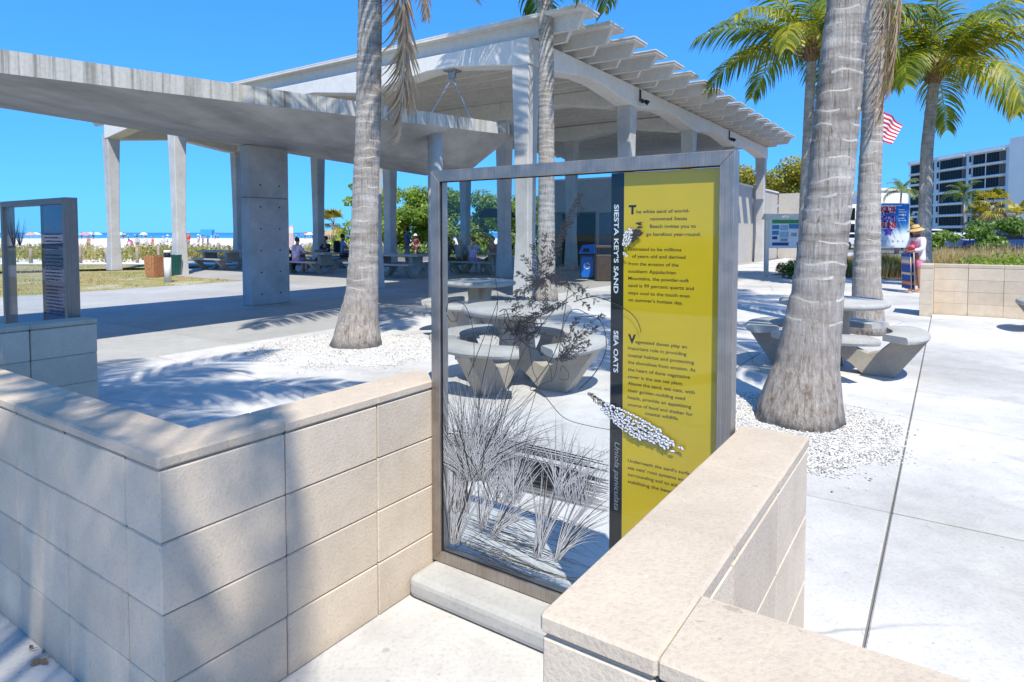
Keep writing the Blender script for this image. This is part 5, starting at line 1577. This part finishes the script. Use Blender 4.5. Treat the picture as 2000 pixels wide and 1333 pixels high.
# ================================================================ dune fence posts, marker posts
M_POST = plain('weathered_wood', (0.36, 0.29, 0.22), .9, 0, .3, 9)
for k, (x, y0, Y) in enumerate(((60, 486, 31), (157, 481, 31), (208, 484, 31.5), (268, 484, 31.5), (310, 480, 33), (427, 474, 36), (471, 472, 37), (545, 470, 40))):
    b = atY(x, 500, Y); b.z = -.03; top = atY(x, y0, Y).z
    o = MB().lathe([(.085, -.05), (.08, top), (.05, top + .04), (0, top + .045)], 9).build('fence_post', M_POST, None, True, loc=b)
    tag(o, ['post at the far left seen through the bluish glass', 'wooden post in the dune plants just right of the bluish sign', 'wooden post behind the first tapered column', 'reddish wooden post between the first two tapered columns', 'wooden post behind the bollard light', 'wooden post right of the second tapered column', 'pale wooden post left of the thick grey pier', 'wooden post right of the thick grey pier'][k], 'fence post', 'wooden posts along the dune')
for k, (x, y0, y1, wd, c) in enumerate(((560, 422, 480, .10, M_WHITEM), (569, 440, 480, .16, plain('pale_pink_paint', (.62, .48, .48), .6)))):
    b = atY(x, 480, 40); b.z = -.03
    t = thing('marker_post', ['tall white marker post on the beach right of the grey pier', 'shorter pinkish marker board beside the tall white post'][k], 'marker post', b)
    MB().box(-wd, wd, -.05, .05, 0, atY(x, y0, 40).z).build('post', c, t); MB().box(-wd * 1.05, wd * 1.05, -.06, -.052, atY(x, y0, 40).z - .5, atY(x, y0, 40).z - .1).build('plate', M_WHITEM if k else plain('sky_blue_plate', (.4, .6, .7), .5), t)
for k, (x0, x1, Y) in enumerate(((548, 640, 38), (636, 700, 38))):
    t = thing('beach_railing', 'pale wooden railing %s the inner pavilion column by the beach' % ('left of' if k == 0 else 'right of'), 'railing', (0, 0, 0), 0, 'railings by the beach')
    a, c = atY(x0, 492, Y), atY(x1, 492, Y)
    MB().box(a.x, c.x, Y - .03, Y + .03, a.z - .06, a.z + .06).build('rail', M_POST, t)
    for q in range(3):
        x = a.x + (c.x - a.x) * (q + .5) / 3; MB().box(x - .05, x + .05, Y - .04, Y + .04, -.05, a.z - .062).build('post', M_POST, t)

# ================================================================ parked cars
CARP = {}
def car(label, x, Y, col, rz=0.0, kind=0):
    b = atY(x, 470, Y); b.z = 0
    t = thing('parked_car', label, 'car', b, rz, 'cars in the parking lot')
    m = plain('car_paint_' + col[0], col[1], .25, .2, .04)
    H = (1.45, 1.75, 1.7)[kind]
    low = [(-2.2, .35), (-2.22, .7), (-2.05, .88), (-1.1 if kind == 0 else -1.3, .95), (1.25, .97), (2.05, .86), (2.2, .65), (2.18, .35)]
    cabin = [(-1.75 if kind else -1.55, .96), (-1.3 if kind else -.95, H - .06), (-.9, H), (.55, H), (.85, H - .06), (1.45, .96)]
    mb = MB()
    def ext(prof, w0, w1, zs):
        n = len(prof); hz = max(p[1] for p in prof); lo = min(p[1] for p in prof)
        f = lambda z: w0 + (w1 - w0) * (z - lo) / (hz - lo)
        vs = [(p[0], -f(p[1]), p[1]) for p in prof] + [(p[0], f(p[1]), p[1]) for p in prof]
        return vs, [tuple(range(n))[::-1], tuple(range(n, 2 * n))] + [(i, (i + 1) % n, n + (i + 1) % n, n + i) for i in range(n)]
    mb.add(*ext(low, .88, .86, 0)); o = mb.build('body', m, t)
    bv = o.modifiers.new('bevel', 'BEVEL'); bv.width = .07; bv.segments = 2; bv.limit_method = 'ANGLE'
    o = MB().add(*ext(cabin, .80, .62, 0)).build('roof', m, t); bv = o.modifiers.new('bevel', 'BEVEL'); bv.width = .06; bv.segments = 2; bv.limit_method = 'ANGLE'
    gl = MB()
    for s in (-1, 1):
        q = [(-1.35, 1.02, .795), (1.25, 1.02, .795), (.72, H - .12, .66), (-.95, H - .12, .66)]
        gl.add([(p[0], s * (p[2] + .012), p[1]) for p in q], [(0, 1, 2, 3)])
    gl.build('side_window', M_DARKGLASS, t, kind='stuff')
    MB().add([(1.5, -.70, 1.0), (1.5, .70, 1.0), (.93, .55, H - .10), (.93, -.55, H - .10)], [(0, 1, 2, 3)]).build('windscreen', M_DARKGLASS, t)
    MB().add([(-1.80, -.70, 1.0), (-1.80, .70, 1.0), (-1.34, .55, H - .12), (-1.34, -.55, H - .12)], [(0, 1, 2, 3)]).build('rear_window', M_DARKGLASS, t)
    for wx in (-1.35, 1.35):
        for s in (-1, 1):
            M = Matrix.Translation((wx, s * .80, .33)) @ Matrix.Rotation(R(90), 4, 'X')
            w = MB().lathe([(.2, -.1), (.33, -.1), (.34, -.05), (.34, .05), (.33, .1), (.2, .1)], 16, M).build('wheel', M_BLACK, t, True)
            MB().lathe([(.0, -.102), (.2, -.102), (.2, .102), (0, .102)], 12, M).build('rim', M_STEEL, w)
    return t
car('white estate car at the left end of the lot beyond the straw hat', 1812, 52, ('white', (.72, .73, .74)), .08, 1)
car('near black car between the white and the silver cars', 1858, 54, ('black', (.02, .02, .025)), .05, 0)
car('silver car partly behind the loose green shrub', 1893, 51, ('silver', (.45, .48, .52)), .05, 0)
car('white car just right of the straw hat, nearly hidden by dry grass', 1842, 50, ('white', (.72, .73, .74)), -.2, 0)
car('dark blue car in front of the fan palms at the right', 1952, 47, ('blue', (.02, .05, .13)), .1, 0)
car('tall dark vehicle behind the dark blue car', 1962, 58, ('charcoal', (.03, .035, .045)), 0, 2)
car('slate blue car at the far right edge of the lot', 1996, 49, ('slate', (.10, .15, .22)), .1, 0)
car('white car at the far left of the lot glimpsed between two palm trunks', 1665, 58, ('white', (.72, .73, .74)), .3, 0)
# ================================================================ people
SKIN = {'fair': plain('fair_skin', (.52, .31, .22), .6, 0, .05), 'tan': plain('tanned_skin', (.38, .19, .11), .6, 0, .05), 'dark': plain('brown_skin', (.16, .08, .05), .6, 0, .05)}
def skin_part(name, chain, mat, parent, sub=1):
    """chain: list of (points with radii) polylines sharing joints by key; grown with a Skin modifier"""
    V, E, Rr, idx = [], [], [], {}
    for pl in chain:
        prev = None
        for key, co, rad in pl:
            if key not in idx: idx[key] = len(V); V.append(co); Rr.append(rad)
            if prev is not None and (prev, idx[key]) not in E and (idx[key], prev) not in E: E.append((prev, idx[key]))
            prev = idx[key]
    me = bpy.data.meshes.new('s'); me.from_pydata(V, E, [])
    ob = bpy.data.objects.new('s', me); COL.objects.link(ob)
    ob.modifiers.new('skin', 'SKIN').use_smooth_shade = True
    for i, sv in enumerate(me.skin_vertices[0].data):
        sv.radius = Rr[i] if isinstance(Rr[i], tuple) else (Rr[i], Rr[i]); sv.use_root = (i == 0)
    ss = ob.modifiers.new('sub', 'SUBSURF'); ss.levels = sub; ss.render_levels = sub
    dg = bpy.context.evaluated_depsgraph_get(); dg.update()
    out = bpy.data.meshes.new_from_object(ob.evaluated_get(dg))
    bpy.data.objects.remove(ob); bpy.data.meshes.remove(me)
    out.name = name; out.materials.clear(); out.materials.append(mat)
    out.polygons.foreach_set('use_smooth', [True] * len(out.polygons))
    return link(bpy.data.objects.new(name, out), parent)
BASE = dict(pel=(0, 0, .93), wai=(0, .01, 1.08), che=(0, .0, 1.30), nek=(0, .0, 1.46), hb=(0, .03, 1.55), hm=(0, .035, 1.63), ht=(0, .02, 1.71),
            shL=(-.17, 0, 1.40), shR=(.17, 0, 1.40), elL=(-.23, -.03, 1.13), elR=(.23, -.03, 1.13), wrL=(-.22, .06, .91), wrR=(.22, .06, .91), haL=(-.21, .10, .83), haR=(.21, .10, .83),
            hiL=(-.09, 0, .88), hiR=(.09, 0, .88), knL=(-.10, .03, .49), knR=(.10, .03, .49), anL=(-.10, -.02, .09), anR=(.10, -.02, .09), toL=(-.11, .14, .035), toR=(.11, .14, .035))
SIT = dict(pel=(0, 0, .55), wai=(0, .02, .70), che=(0, .05, .92), nek=(0, .06, 1.07), hb=(0, .10, 1.16), hm=(0, .11, 1.24), ht=(0, .09, 1.32), shL=(-.17, .06, 1.01), shR=(.17, .06, 1.01), elL=(-.22, .20, .80), elR=(.22, .20, .80), wrL=(-.12, .42, .80), wrR=(.12, .42, .80), haL=(-.08, .50, .80), haR=(.08, .50, .80),
           hiL=(-.09, .04, .53), hiR=(.09, .04, .53), knL=(-.11, .44, .53), knR=(.11, .44, .53), anL=(-.11, .38, .10), anR=(.11, .38, .10), toL=(-.11, .52, .04), toR=(.11, .52, .04))
WALK = dict(knL=(-.10, .16, .52), anL=(-.10, .08, .11), toL=(-.11, .22, .05), knR=(.10, -.02, .49), anR=(.10, -.24, .13), toR=(.10, -.10, .04), elL=(-.23, -.14, 1.15), wrL=(-.21, -.10, .93), haL=(-.2, -.08, .85), elR=(.23, .08, 1.14), wrR=(.2, .24, 1.0), haR=(.19, .30, .95))
def person(label, loc, rz, h=1.7, skin='fair', shirt=None, pants=None, hair=None, hat=None, pose=None, sit=False, long_sleeve=False, long_pants=False, dress=False, group=None, fat=1.0, backpack=None, sub=1):
    t = thing('person', label, 'person', loc, rz, group)
    s = h / 1.72
    J = dict(BASE)
    if sit: J.update(SIT)
    if pose: J.update(pose)
    J = {k: Vector(v) * s for k, v in J.items()}
    RD = dict(pel=(.125 * fat, .10 * fat), wai=(.115 * fat, .09 * fat), che=(.135 * fat, .095 * fat), nek=.05, hb=.062, hm=.088, ht=.062, sh=.058, el=.040, wr=.028, ha=.034, hi=.088 * fat, kn=.056, an=.038, to=.034)
    def r(k, f=1.0, add=0.0):
        v = RD.get(k, RD.get(k[:2])); return tuple((x * f + add) * s for x in v) if isinstance(v, tuple) else (v * f + add) * s
    P = lambda *ks, f=1.0, add=0.0: [(k, tuple(J[k]), r(k, f, add)) for k in ks]
    skin_part('body', [P('pel', 'wai', 'che', 'nek', 'hb', 'hm', 'ht'), P('che', 'shL', 'elL', 'wrL', 'haL'), P('che', 'shR', 'elR', 'wrR', 'haR'), P('pel', 'hiL', 'knL', 'anL', 'toL'), P('pel', 'hiR', 'knR', 'anR', 'toR')], SKIN[skin], t, sub)
    lerp = lambda a, b, q: tuple(J[a].lerp(J[b], q))
    if shirt:
        slv = []
        for S_ in 'LR':
            c = P('che', 'sh' + S_, add=.016)
            if long_sleeve: c += P('el' + S_, 'wr' + S_, add=.014)
            else: c.append(('sl' + S_, lerp('sh' + S_, 'el' + S_, .7), r('el', 1.0, .022)))
            slv.append(c)
        body = [('hem', tuple(J['pel'].lerp(J['wai'], .15)), r('pel', 1.0, .022))] + P('wai', 'che', add=.018) + [('col', tuple(J['che'].lerp(J['nek'], .75)), r('nek', 1.1, .012))]
        if dress: body = [('skirt', tuple(J['pel'] + (J['knL'] + J['knR'] - J['hiL'] - J['hiR']) * .36), r('pel', 1.25, .02))] + P('pel', add=.024) + body[1:]
        skin_part('dress' if dress else 'shirt', [body] + slv, shirt, t, sub)
    if pants:
        legs = []
        for S_ in 'LR':
            c = P('pel', 'hi' + S_, add=.014)
            if long_pants: c += P('kn' + S_, 'an' + S_, add=.016)
            else: c.append(('sh' + S_, lerp('hi' + S_, 'kn' + S_, .72), r('kn', 1.1, .022)))
            legs.append(c)
        top = [('pel', tuple(J['pel']), r('pel', 1, .014)), ('wb', tuple(J['pel'].lerp(J['wai'], .45)), r('wai', 1, .012))]
        skin_part('trousers' if long_pants else 'shorts', [top] + legs, pants, t, sub)
    c = J['hm']
    if hair is not None: MB().ball(tuple(c + Vector((0, -.042, .028)) * s), (.092 * s, .084 * s, .092 * s), 10, 7).build('hair', hair, t, True)
    if hat is not None:
        o = MB().lathe([(.0, .14), (.07, .135), (.095, .10), (.10, .04), (.13, .03), (.19, .01), (.19, .0), (.1, .015)], 16, Matrix.Translation(c + Vector((0, -.01, .02)) * s) @ Matrix.Scale(s, 4)); o.build('hat', hat, t, True)
    if backpack is not None:
        q = J['che']; MB().box(-.15 * s, .15 * s, q.y - .30 * s, q.y - .115 * s, q.z - .28 * s, q.z + .16 * s, .04).build('backpack', backpack, t)
    return t
C = lambda n, c, r=.8: plain('cloth_' + n, c, r, 0, .1, 25)
H_DK, H_BR, H_GR = plain('dark_hair', (.018, .012, .01), .6), plain('brown_hair', (.08, .04, .02), .6), plain('grey_hair', (.4, .38, .36), .6)
STRAW = plain('straw', (.55, .38, .16), .8, 0, .25, 40)
def spotted():
    m = Mat('spotted_cloth', .85); v = m.node('ShaderNodeTexVoronoi'); v.inputs['Scale'].default_value = 16; m.l.new(m.pos(), v.inputs['Vector'])
    m.base(m.ramp(v.outputs['Distance'], [(.22, (.20, .08, .28)), (.34, (.62, .52, .70))])); return m.m
M_SPOT = spotted()
sit_at = lambda u, v: W(u, v, 0)
# under the pavilion
FACE_V = -TH
person('woman in a spotted lilac shirt sitting on the near bench with her back turned', W(-17.05, 13.32), FACE_V + .1, 1.66, 'fair', M_SPOT, C('lilac', (.38, .22, .50)), H_BR, sit=True, long_sleeve=True, fat=1.15)
person('person in black with a dark cap seated left of the woman in spots', W(-17.85, 13.35), FACE_V - .2, 1.68, 'tan', C('black', (.012, .012, .014)), C('black', (.012, .012, .014)), H_DK, C('black', (.012, .012, .014)) and None, sit=True, long_sleeve=True, long_pants=True)
person('dark clothed person across the table from the woman in spots', W(-17.3, 14.9), FACE_V + math.pi, 1.7, 'tan', C('navy', (.02, .025, .05)), C('charcoal', (.04, .04, .045)), H_DK, sit=True)
person('man with a black backpack sitting by the ringed palm trunk', W(-18.35, 16.45), FACE_V - .5, 1.8, 'tan', C('blue_shirt', (.25, .38, .62)), C('charcoal', (.04, .04, .045)), H_DK, sit=True, backpack=C('black', (.012, .012, .014)))
person('adult leaning toward the man with the backpack', W(-17.75, 16.6), FACE_V - .9, 1.7, 'fair', C('grey', (.25, .25, .27)), C('black', (.012, .012, .014)), H_DK, pose=dict(WALK))
person('person in a blue top behind the pavilion columns right of the palm trunk', W(-15.9, 17.7), FACE_V + 2.0, 1.66, 'tan', C('blue_top', (.06, .14, .34)), C('patterned_skirt', (.32, .30, .38)), H_DK)
person('child in maroon running toward the shaded path', atz(812, 507), 2.6, 1.35, 'tan', C('maroon', (.16, .03, .05)), C('maroon', (.16, .03, .05)), None, C('white', (.65, .65, .65)), pose=WALK)
gx = [(-12.9, 16.55, 0, 'dark blue shirt at the left end of the table', C('navy', (.02, .025, .05)), H_DK, 'tan'), (-12.4, 16.6, 0, 'pale grey shirt on the near bench', C('grey', (.25, .25, .27)), H_GR, 'fair'),
      (-11.75, 16.55, 0, 'purple shorts and striped top on the near bench', M_SPOT, H_BR, 'fair'), (-11.9, 18.0, math.pi, 'orange top on the far bench', C('orange_pink', (.55, .22, .14)), H_BR, 'fair'), (-11.2, 17.95, math.pi, 'dark top at the right end of the far bench', C('black', (.012, .012, .014)), H_DK, 'tan')]
for u, v, a, d, c, hr, sk in gx:
    person('seated person behind the glass with ' + d, W(u, v), FACE_V + .1 + a, 1.68, sk, c, C('lilac', (.38, .22, .50)) if 'purple' in d else C('charcoal', (.04, .04, .045)), hr, sit=True, group='family at the table behind the glass')

# the woman with the straw hat
wb = atz(1789, 571)
PINK, WHITEC, ORG = C('pink', (.74, .20, .32)), C('white_shirt', (.76, .66, .70)), C('orange_red', (.72, .13, .06))
wo = person('woman in a straw hat and white shirt carrying a striped beach chair', wb, R(96), 1.60, 'tan', PINK, PINK, H_BR, None, fat=1.28, sub=2,
            pose=dict(elL=(-.25, .05, 1.14), wrL=(-.13, .26, 1.08), haL=(-.05, .31, 1.06), elR=(.25, .05, 1.13), wrR=(.14, .25, 1.04), haR=(.06, .31, 1.02), hb=(0, .045, 1.545), hm=(0, .06, 1.62), ht=(0, .05, 1.70)))
s = 1.60 / 1.72
Jw = lambda x, y, z: (x * s, y * s, z * s)
# loose white overshirt, open at the front
skin_part('overshirt', [[('h', Jw(0, -.045, .76), (.24 * s, .165 * s)), ('p', Jw(0, -.035, .95), (.225 * s, .155 * s)), ('w', Jw(0, -.03, 1.12), (.205 * s, .14 * s)), ('c', Jw(0, -.025, 1.32), (.175 * s, .115 * s)), ('n', Jw(0, -.01, 1.42), (.08 * s, .06 * s))],
                        [('c', Jw(0, -.02, 1.32), .1), ('l', Jw(-.19, 0, 1.39), .085 * s), ('le', Jw(-.26, .05, 1.14), .075 * s), ('lw', Jw(-.16, .22, 1.09), .055 * s)], [('c', Jw(0, -.02, 1.32), .1), ('r', Jw(.19, 0, 1.39), .085 * s), ('re', Jw(.26, .05, 1.13), .075 * s), ('rw', Jw(.17, .21, 1.05), .055 * s)]], WHITEC, wo, 2)
# hat, hair, nose, fingers, sandals
hc = Vector(Jw(0, .05, 1.66))
Mh = Matrix.Translation(hc) @ Matrix.Rotation(R(-12), 4, 'X')
MB().lathe([(0, .115), (.06, .112), (.088, .09), (.098, .03), (.12, .02), (.17, -.012), (.195, -.03), (.193, -.036), (.165, -.02), (.10, .008)], 24, Mh).build('straw_hat', STRAW, wo, True)
MB().lathe([(.0985, .03), (.1, .05), (.095, .052), (.094, .03)], 24, Mh).build('hat_band', plain('brown_band', (.22, .12, .05), .8), wo, True)
fc_ = MB(); fc_.ball(Jw(0, .152, 1.605), (.014, .022, .018), 6, 5)
for sx in (-1, 1): fc_.ball(Jw(sx * .088, .05, 1.61), (.012, .022, .03), 6, 5)
fc_.build('face_detail', SKIN['tan'], wo, True, kind='stuff')
for sx, hx in ((-1, (-.05, .31, 1.06)), (1, (.06, .31, 1.02))):
    fg = MB()
    for k in range(4):
        z = hx[2] + .03 - .02 * k; a = Vector(Jw(hx[0], hx[1], z))
        fg.tube([a, a + Vector((-sx * .03, .02, -.004)), a + Vector((-sx * .052, -.004, -.01))], [.0085, .0078, .006], 5)
    fg.tube([Vector(Jw(hx[0], hx[1] - .02, hx[2] + .04)), Vector(Jw(hx[0] - sx * .02, hx[1] + .02, hx[2] + .075))], [.0095, .007], 5)
    fg.build('fingers', SKIN['tan'], wo, True, kind='stuff')
for sx in (-1, 1): MB().box(sx * .10 * s - .045, sx * .10 * s + .045, -.08, .17, .0, .022, .008).build('sandal', plain('tan_sandal', (.45, .28, .18), .7), wo)
# bags: pink towel bag on the chest, orange bag at the hip, white roll behind
def thing_at(name, label, cat, loc, rz): return thing(name, label, cat, loc, rz)
bg = thing_at('beach_bag', 'red orange beach bag hugged at the hip of the woman in the straw hat', 'bag', wb, R(96))
skin_part('bag_body', [[('a', Jw(-.10, .21, .90), (.10, .12)), ('b', Jw(.10, .20, .88), (.10, .12)), ('c', Jw(.22, .17, .90), (.08, .10))]], ORG, bg, 2)
MB().tube([Jw(-.12, .24, .98), Jw(-.02, .30, 1.06), Jw(.14, .24, .98)], .012, 6).build('strap', ORG, bg, True)
ck = thing_at('towel_roll', 'coral pink rolled towel held against the chest by the woman in the straw hat', 'towel', wb, R(96))
skin_part('towel', [[('a', Jw(-.14, .20, 1.22), .055), ('b', Jw(.0, .21, 1.17), .065), ('c', Jw(.14, .20, 1.12), .055)]], C('coral', (.66, .13, .17)), ck, 2)
ch = thing_at('beach_chair', 'folded blue and orange striped beach chair carried by the woman in the straw hat', 'beach chair', wb, R(96))
Mc = Matrix.Translation((-.10, .24, .08)) @ Matrix.Rotation(R(-14), 4, 'Z') @ Matrix.Rotation(R(-3), 4, 'X')
fr = MB()
for x in (-.25, .25): fr.tube([Mc @ Vector((x, 0, 0)), Mc @ Vector((x, 0, .92))], .012, 6); fr.tube([Mc @ Vector((x * .96, .07, .02)), Mc @ Vector((x * .96, .07, .8))], .012, 6)
for z in (.01, .9): fr.tube([Mc @ Vector((-.25, 0, z)), Mc @ Vector((.25, 0, z))], .012, 6)
fr.build('frame', M_STEEL, ch, True, kind='stuff')
BLU, WHT_, ORC = C('royal_blue', (.02, .08, .32)), C('cream', (.62, .50, .38)), C('orange', (.68, .22, .08))
for k, (z0, z1, m_) in enumerate(((.03, .12, BLU), (.125, .20, ORC), (.205, .36, BLU), (.365, .42, WHT_), (.425, .60, BLU), (.605, .64, C('purple', (.3, .12, .3))), (.645, .73, WHT_), (.735, .80, C('steel_blue', (.2, .3, .45))), (.805, .88, BLU))):
    MB().box(-.235, .235, -.012, .012, z0, z1, M=Mc).build('stripe', m_, ch)
    MB().box(-.225, .225, .060, .078, z0, z1, M=Mc).build('stripe', m_, ch)

# people beyond the dune, standing on the beach
def beach_person(label, x, ytop, Y, **k):
    b = atY(x, 470, Y); b.z = -.03
    h = min(1.85, max(1.2, atY(x, ytop, Y).z))
    return person(label, b, k.pop('rz', 0.0), h, **k)
RED, WH = C('red', (.60, .02, .03)), C('white', (.65, .65, .65))
beach_person('tanned shirtless man beyond the dune plants near the bluish sign', 173, 464, 52, skin='tan', pants=C('charcoal', (.04, .04, .045)), hair=H_DK, rz=3.0)
beach_person('dark haired person in pale blue behind the reddish post', 268, 460, 52, skin='tan', shirt=C('pale_blue', (.35, .5, .6)), pants=C('charcoal', (.04, .04, .045)), hair=H_DK, rz=.4)
beach_person('person in magenta bending left between the first two columns', 258, 470, 50, skin='tan', shirt=C('magenta', (.45, .03, .18)), pants=C('magenta', (.45, .03, .18)), hair=H_DK, rz=1.2, pose=dict(che=(0, .3, 1.2), nek=(0, .42, 1.28), hb=(0, .5, 1.3), hm=(0, .55, 1.33), ht=(0, .6, 1.38), shL=(-.17, .36, 1.26), shR=(.17, .36, 1.26), elL=(-.2, .45, 1.0), elR=(.2, .45, 1.0), wrL=(-.15, .55, .8), wrR=(.15, .55, .8), haL=(-.14, .6, .73), haR=(.14, .6, .73)))
beach_person('person in white beside the one in coral red', 285, 463, 54, skin='fair', shirt=WH, pants=WH, hair=H_BR, rz=.8)
beach_person('person in a coral red dress left of the bollard light', 298, 464, 50, skin='fair', shirt=C('coral_red', (.62, .10, .09)), dress=True, hair=H_BR, rz=2.5)
beach_person('person in white at the left of the pair behind the bollard', 319, 464, 54, skin='fair', shirt=WH, pants=C('pale_blue', (.35, .5, .6)), hair=H_GR, rz=1.0)
beach_person('person in white with a white hat at the right of the pair behind the bollard', 327, 459, 55, skin='fair', shirt=WH, pants=WH, hat=WH, rz=-1.0)
beach_person('man in a red shirt and white cap right of the second tapered column', 368, 453, 55, skin='tan', shirt=RED, pants=C('grey', (.25, .25, .27)), hair=H_GR, hat=None, rz=2.8, fat=1.2)
beach_person('person in a white and navy top left of the one in blue', 388, 458, 54, skin='fair', shirt=M_SPOT, pants=WH, hat=WH, rz=1.6)
beach_person('shirtless boy with dark hair beside the person in blue', 396, 459, 55, skin='tan', pants=C('khaki', (.4, .33, .2)), hair=H_DK, rz=2.0)
beach_person('child wrapped in a royal blue towel left of the inner column', 406, 465, 52, skin='tan', shirt=BLU, dress=True, hair=H_DK, rz=2.2)
# beach umbrellas and tiny figures near the water
UMB = {}
def umbrella(label, x, ytop, Y, col, w=1.0):
    b = atY(x, 470, Y); b.z = -.05 if Y < 168 else -.2
    t = thing('beach_umbrella', label, 'beach umbrella', b, 0, 'beach umbrellas near the water')
    h = max(1.6, atY(x, ytop, Y).z + .05)
    MB().lathe([(0, h), (.5 * w, h - .12), (1.0 * w, h - .42), (1.15 * w, h - .68), (1.1 * w, h - .68), (0, h - .05)], 10).build('canopy', col, t)
    MB().tube([(0, 0, 0), (0, 0, h)], .03, 5).build('pole', M_WHITEM, t)
TEAL, PNK, PTL, SKB = C('teal', (.05, .42, .45)), C('soft_pink', (.62, .22, .30)), C('pale_teal', (.40, .60, .60)), C('sky_blue', (.03, .25, .65))
umbrella('teal umbrella farthest left between bluish sign and first column', 155, 459, 150, TEAL); umbrella('pink umbrella beside the teal one near the water', 166, 457.5, 150, PNK, 1.1)
umbrella('pale teal umbrella right of the pink one', 177, 458, 152, PTL, 1.1); umbrella('pale teal umbrella just left of the first tapered column', 190, 458, 155, PTL)
umbrella('pinkish orange umbrella seen through the bluish sign', 60, 459, 150, C('peach', (.62, .35, .25))); umbrella('white umbrella seen through the bluish sign', 70, 459.5, 156, WH)
umbrella('white umbrella between the first two tapered columns', 235, 460, 158, WH, .8); umbrella('white umbrella left of the second tapered column', 281, 459.5, 158, WH, .8)
umbrella('white umbrella left of the grey pier', 468, 459, 158, WH, .9); umbrella('white umbrella right of the two marker posts', 605, 459.5, 158, WH, .9); umbrella('red umbrella right of the two marker posts', 598, 460, 160, RED, .7)
b = atY(405, 470, 110); b.z = -.05
t = thing('beach_tent', 'bright blue square beach shade standing by the water line', 'beach tent', b)
MB().add([(-1.0, -.6, 1.1), (1.0, -.6, 1.1), (1.0, .6, 1.1), (-1.0, .6, 1.1), (-.9, -.5, 2.05), (1.1, -.5, 2.0), (1.0, .5, 2.0), (-.9, .5, 2.05)], [(3, 2, 1, 0), (4, 5, 6, 7), (0, 1, 5, 4), (1, 2, 6, 5), (2, 3, 7, 6), (3, 0, 4, 7)]).build('canopy', SKB, t)
for x in (-.9, .9):
    for y in (-.5, .5): MB().box(x - .04, x + .04, y - .04, y + .04, 0, 1.098).build('pole', M_WHITEM, t)
rp = random.Random(4)
proto = person('tiny figure on the sand near the water', (0, 0, 0), 0, 1.7, 'tan', C('pale_blue', (.35, .5, .6)), C('charcoal', (.04, .04, .045)), H_DK, group='far figures near the water', sub=0)
first = True
for x in (150, 160, 172, 184, 232, 240, 246, 252, 262, 276, 284, 392, 420, 426, 466, 474, 580, 588, 596, 604, 612, 618, 45, 55):
    Y = rp.uniform(135, 168); b = atY(x + rp.uniform(-2, 2), 470, Y); b.z = -.05
    o = proto if first else copy_tree(proto); first = False
    w_, o['group'] = [(q[1], q[2]) for q in ((100, 'seen through the bluish sign', 'far figures behind the bluish sign'), (215, 'under the pink and teal umbrellas', 'far figures by the pink umbrella'), (265, 'midway between the first two tapered columns', 'far figures between the columns'), (300, 'just left of the second tapered column', 'far figures left of the second column'), (440, 'near the bright blue beach tent', 'far figures by the beach tent'), (500, 'under the white umbrella left of the grey pier', 'far figures left of the pier'), (900, 'right of the two marker posts', 'far figures right of the marker posts')) if x < q[0]][0]
    o['label'] = 'tiny figure on the far sand ' + w_
    o.location = b; o.rotation_euler = (0, 0, rp.uniform(0, 6.28)); s_ = rp.uniform(.6, 1.05); o.scale = (s_, s_, s_)
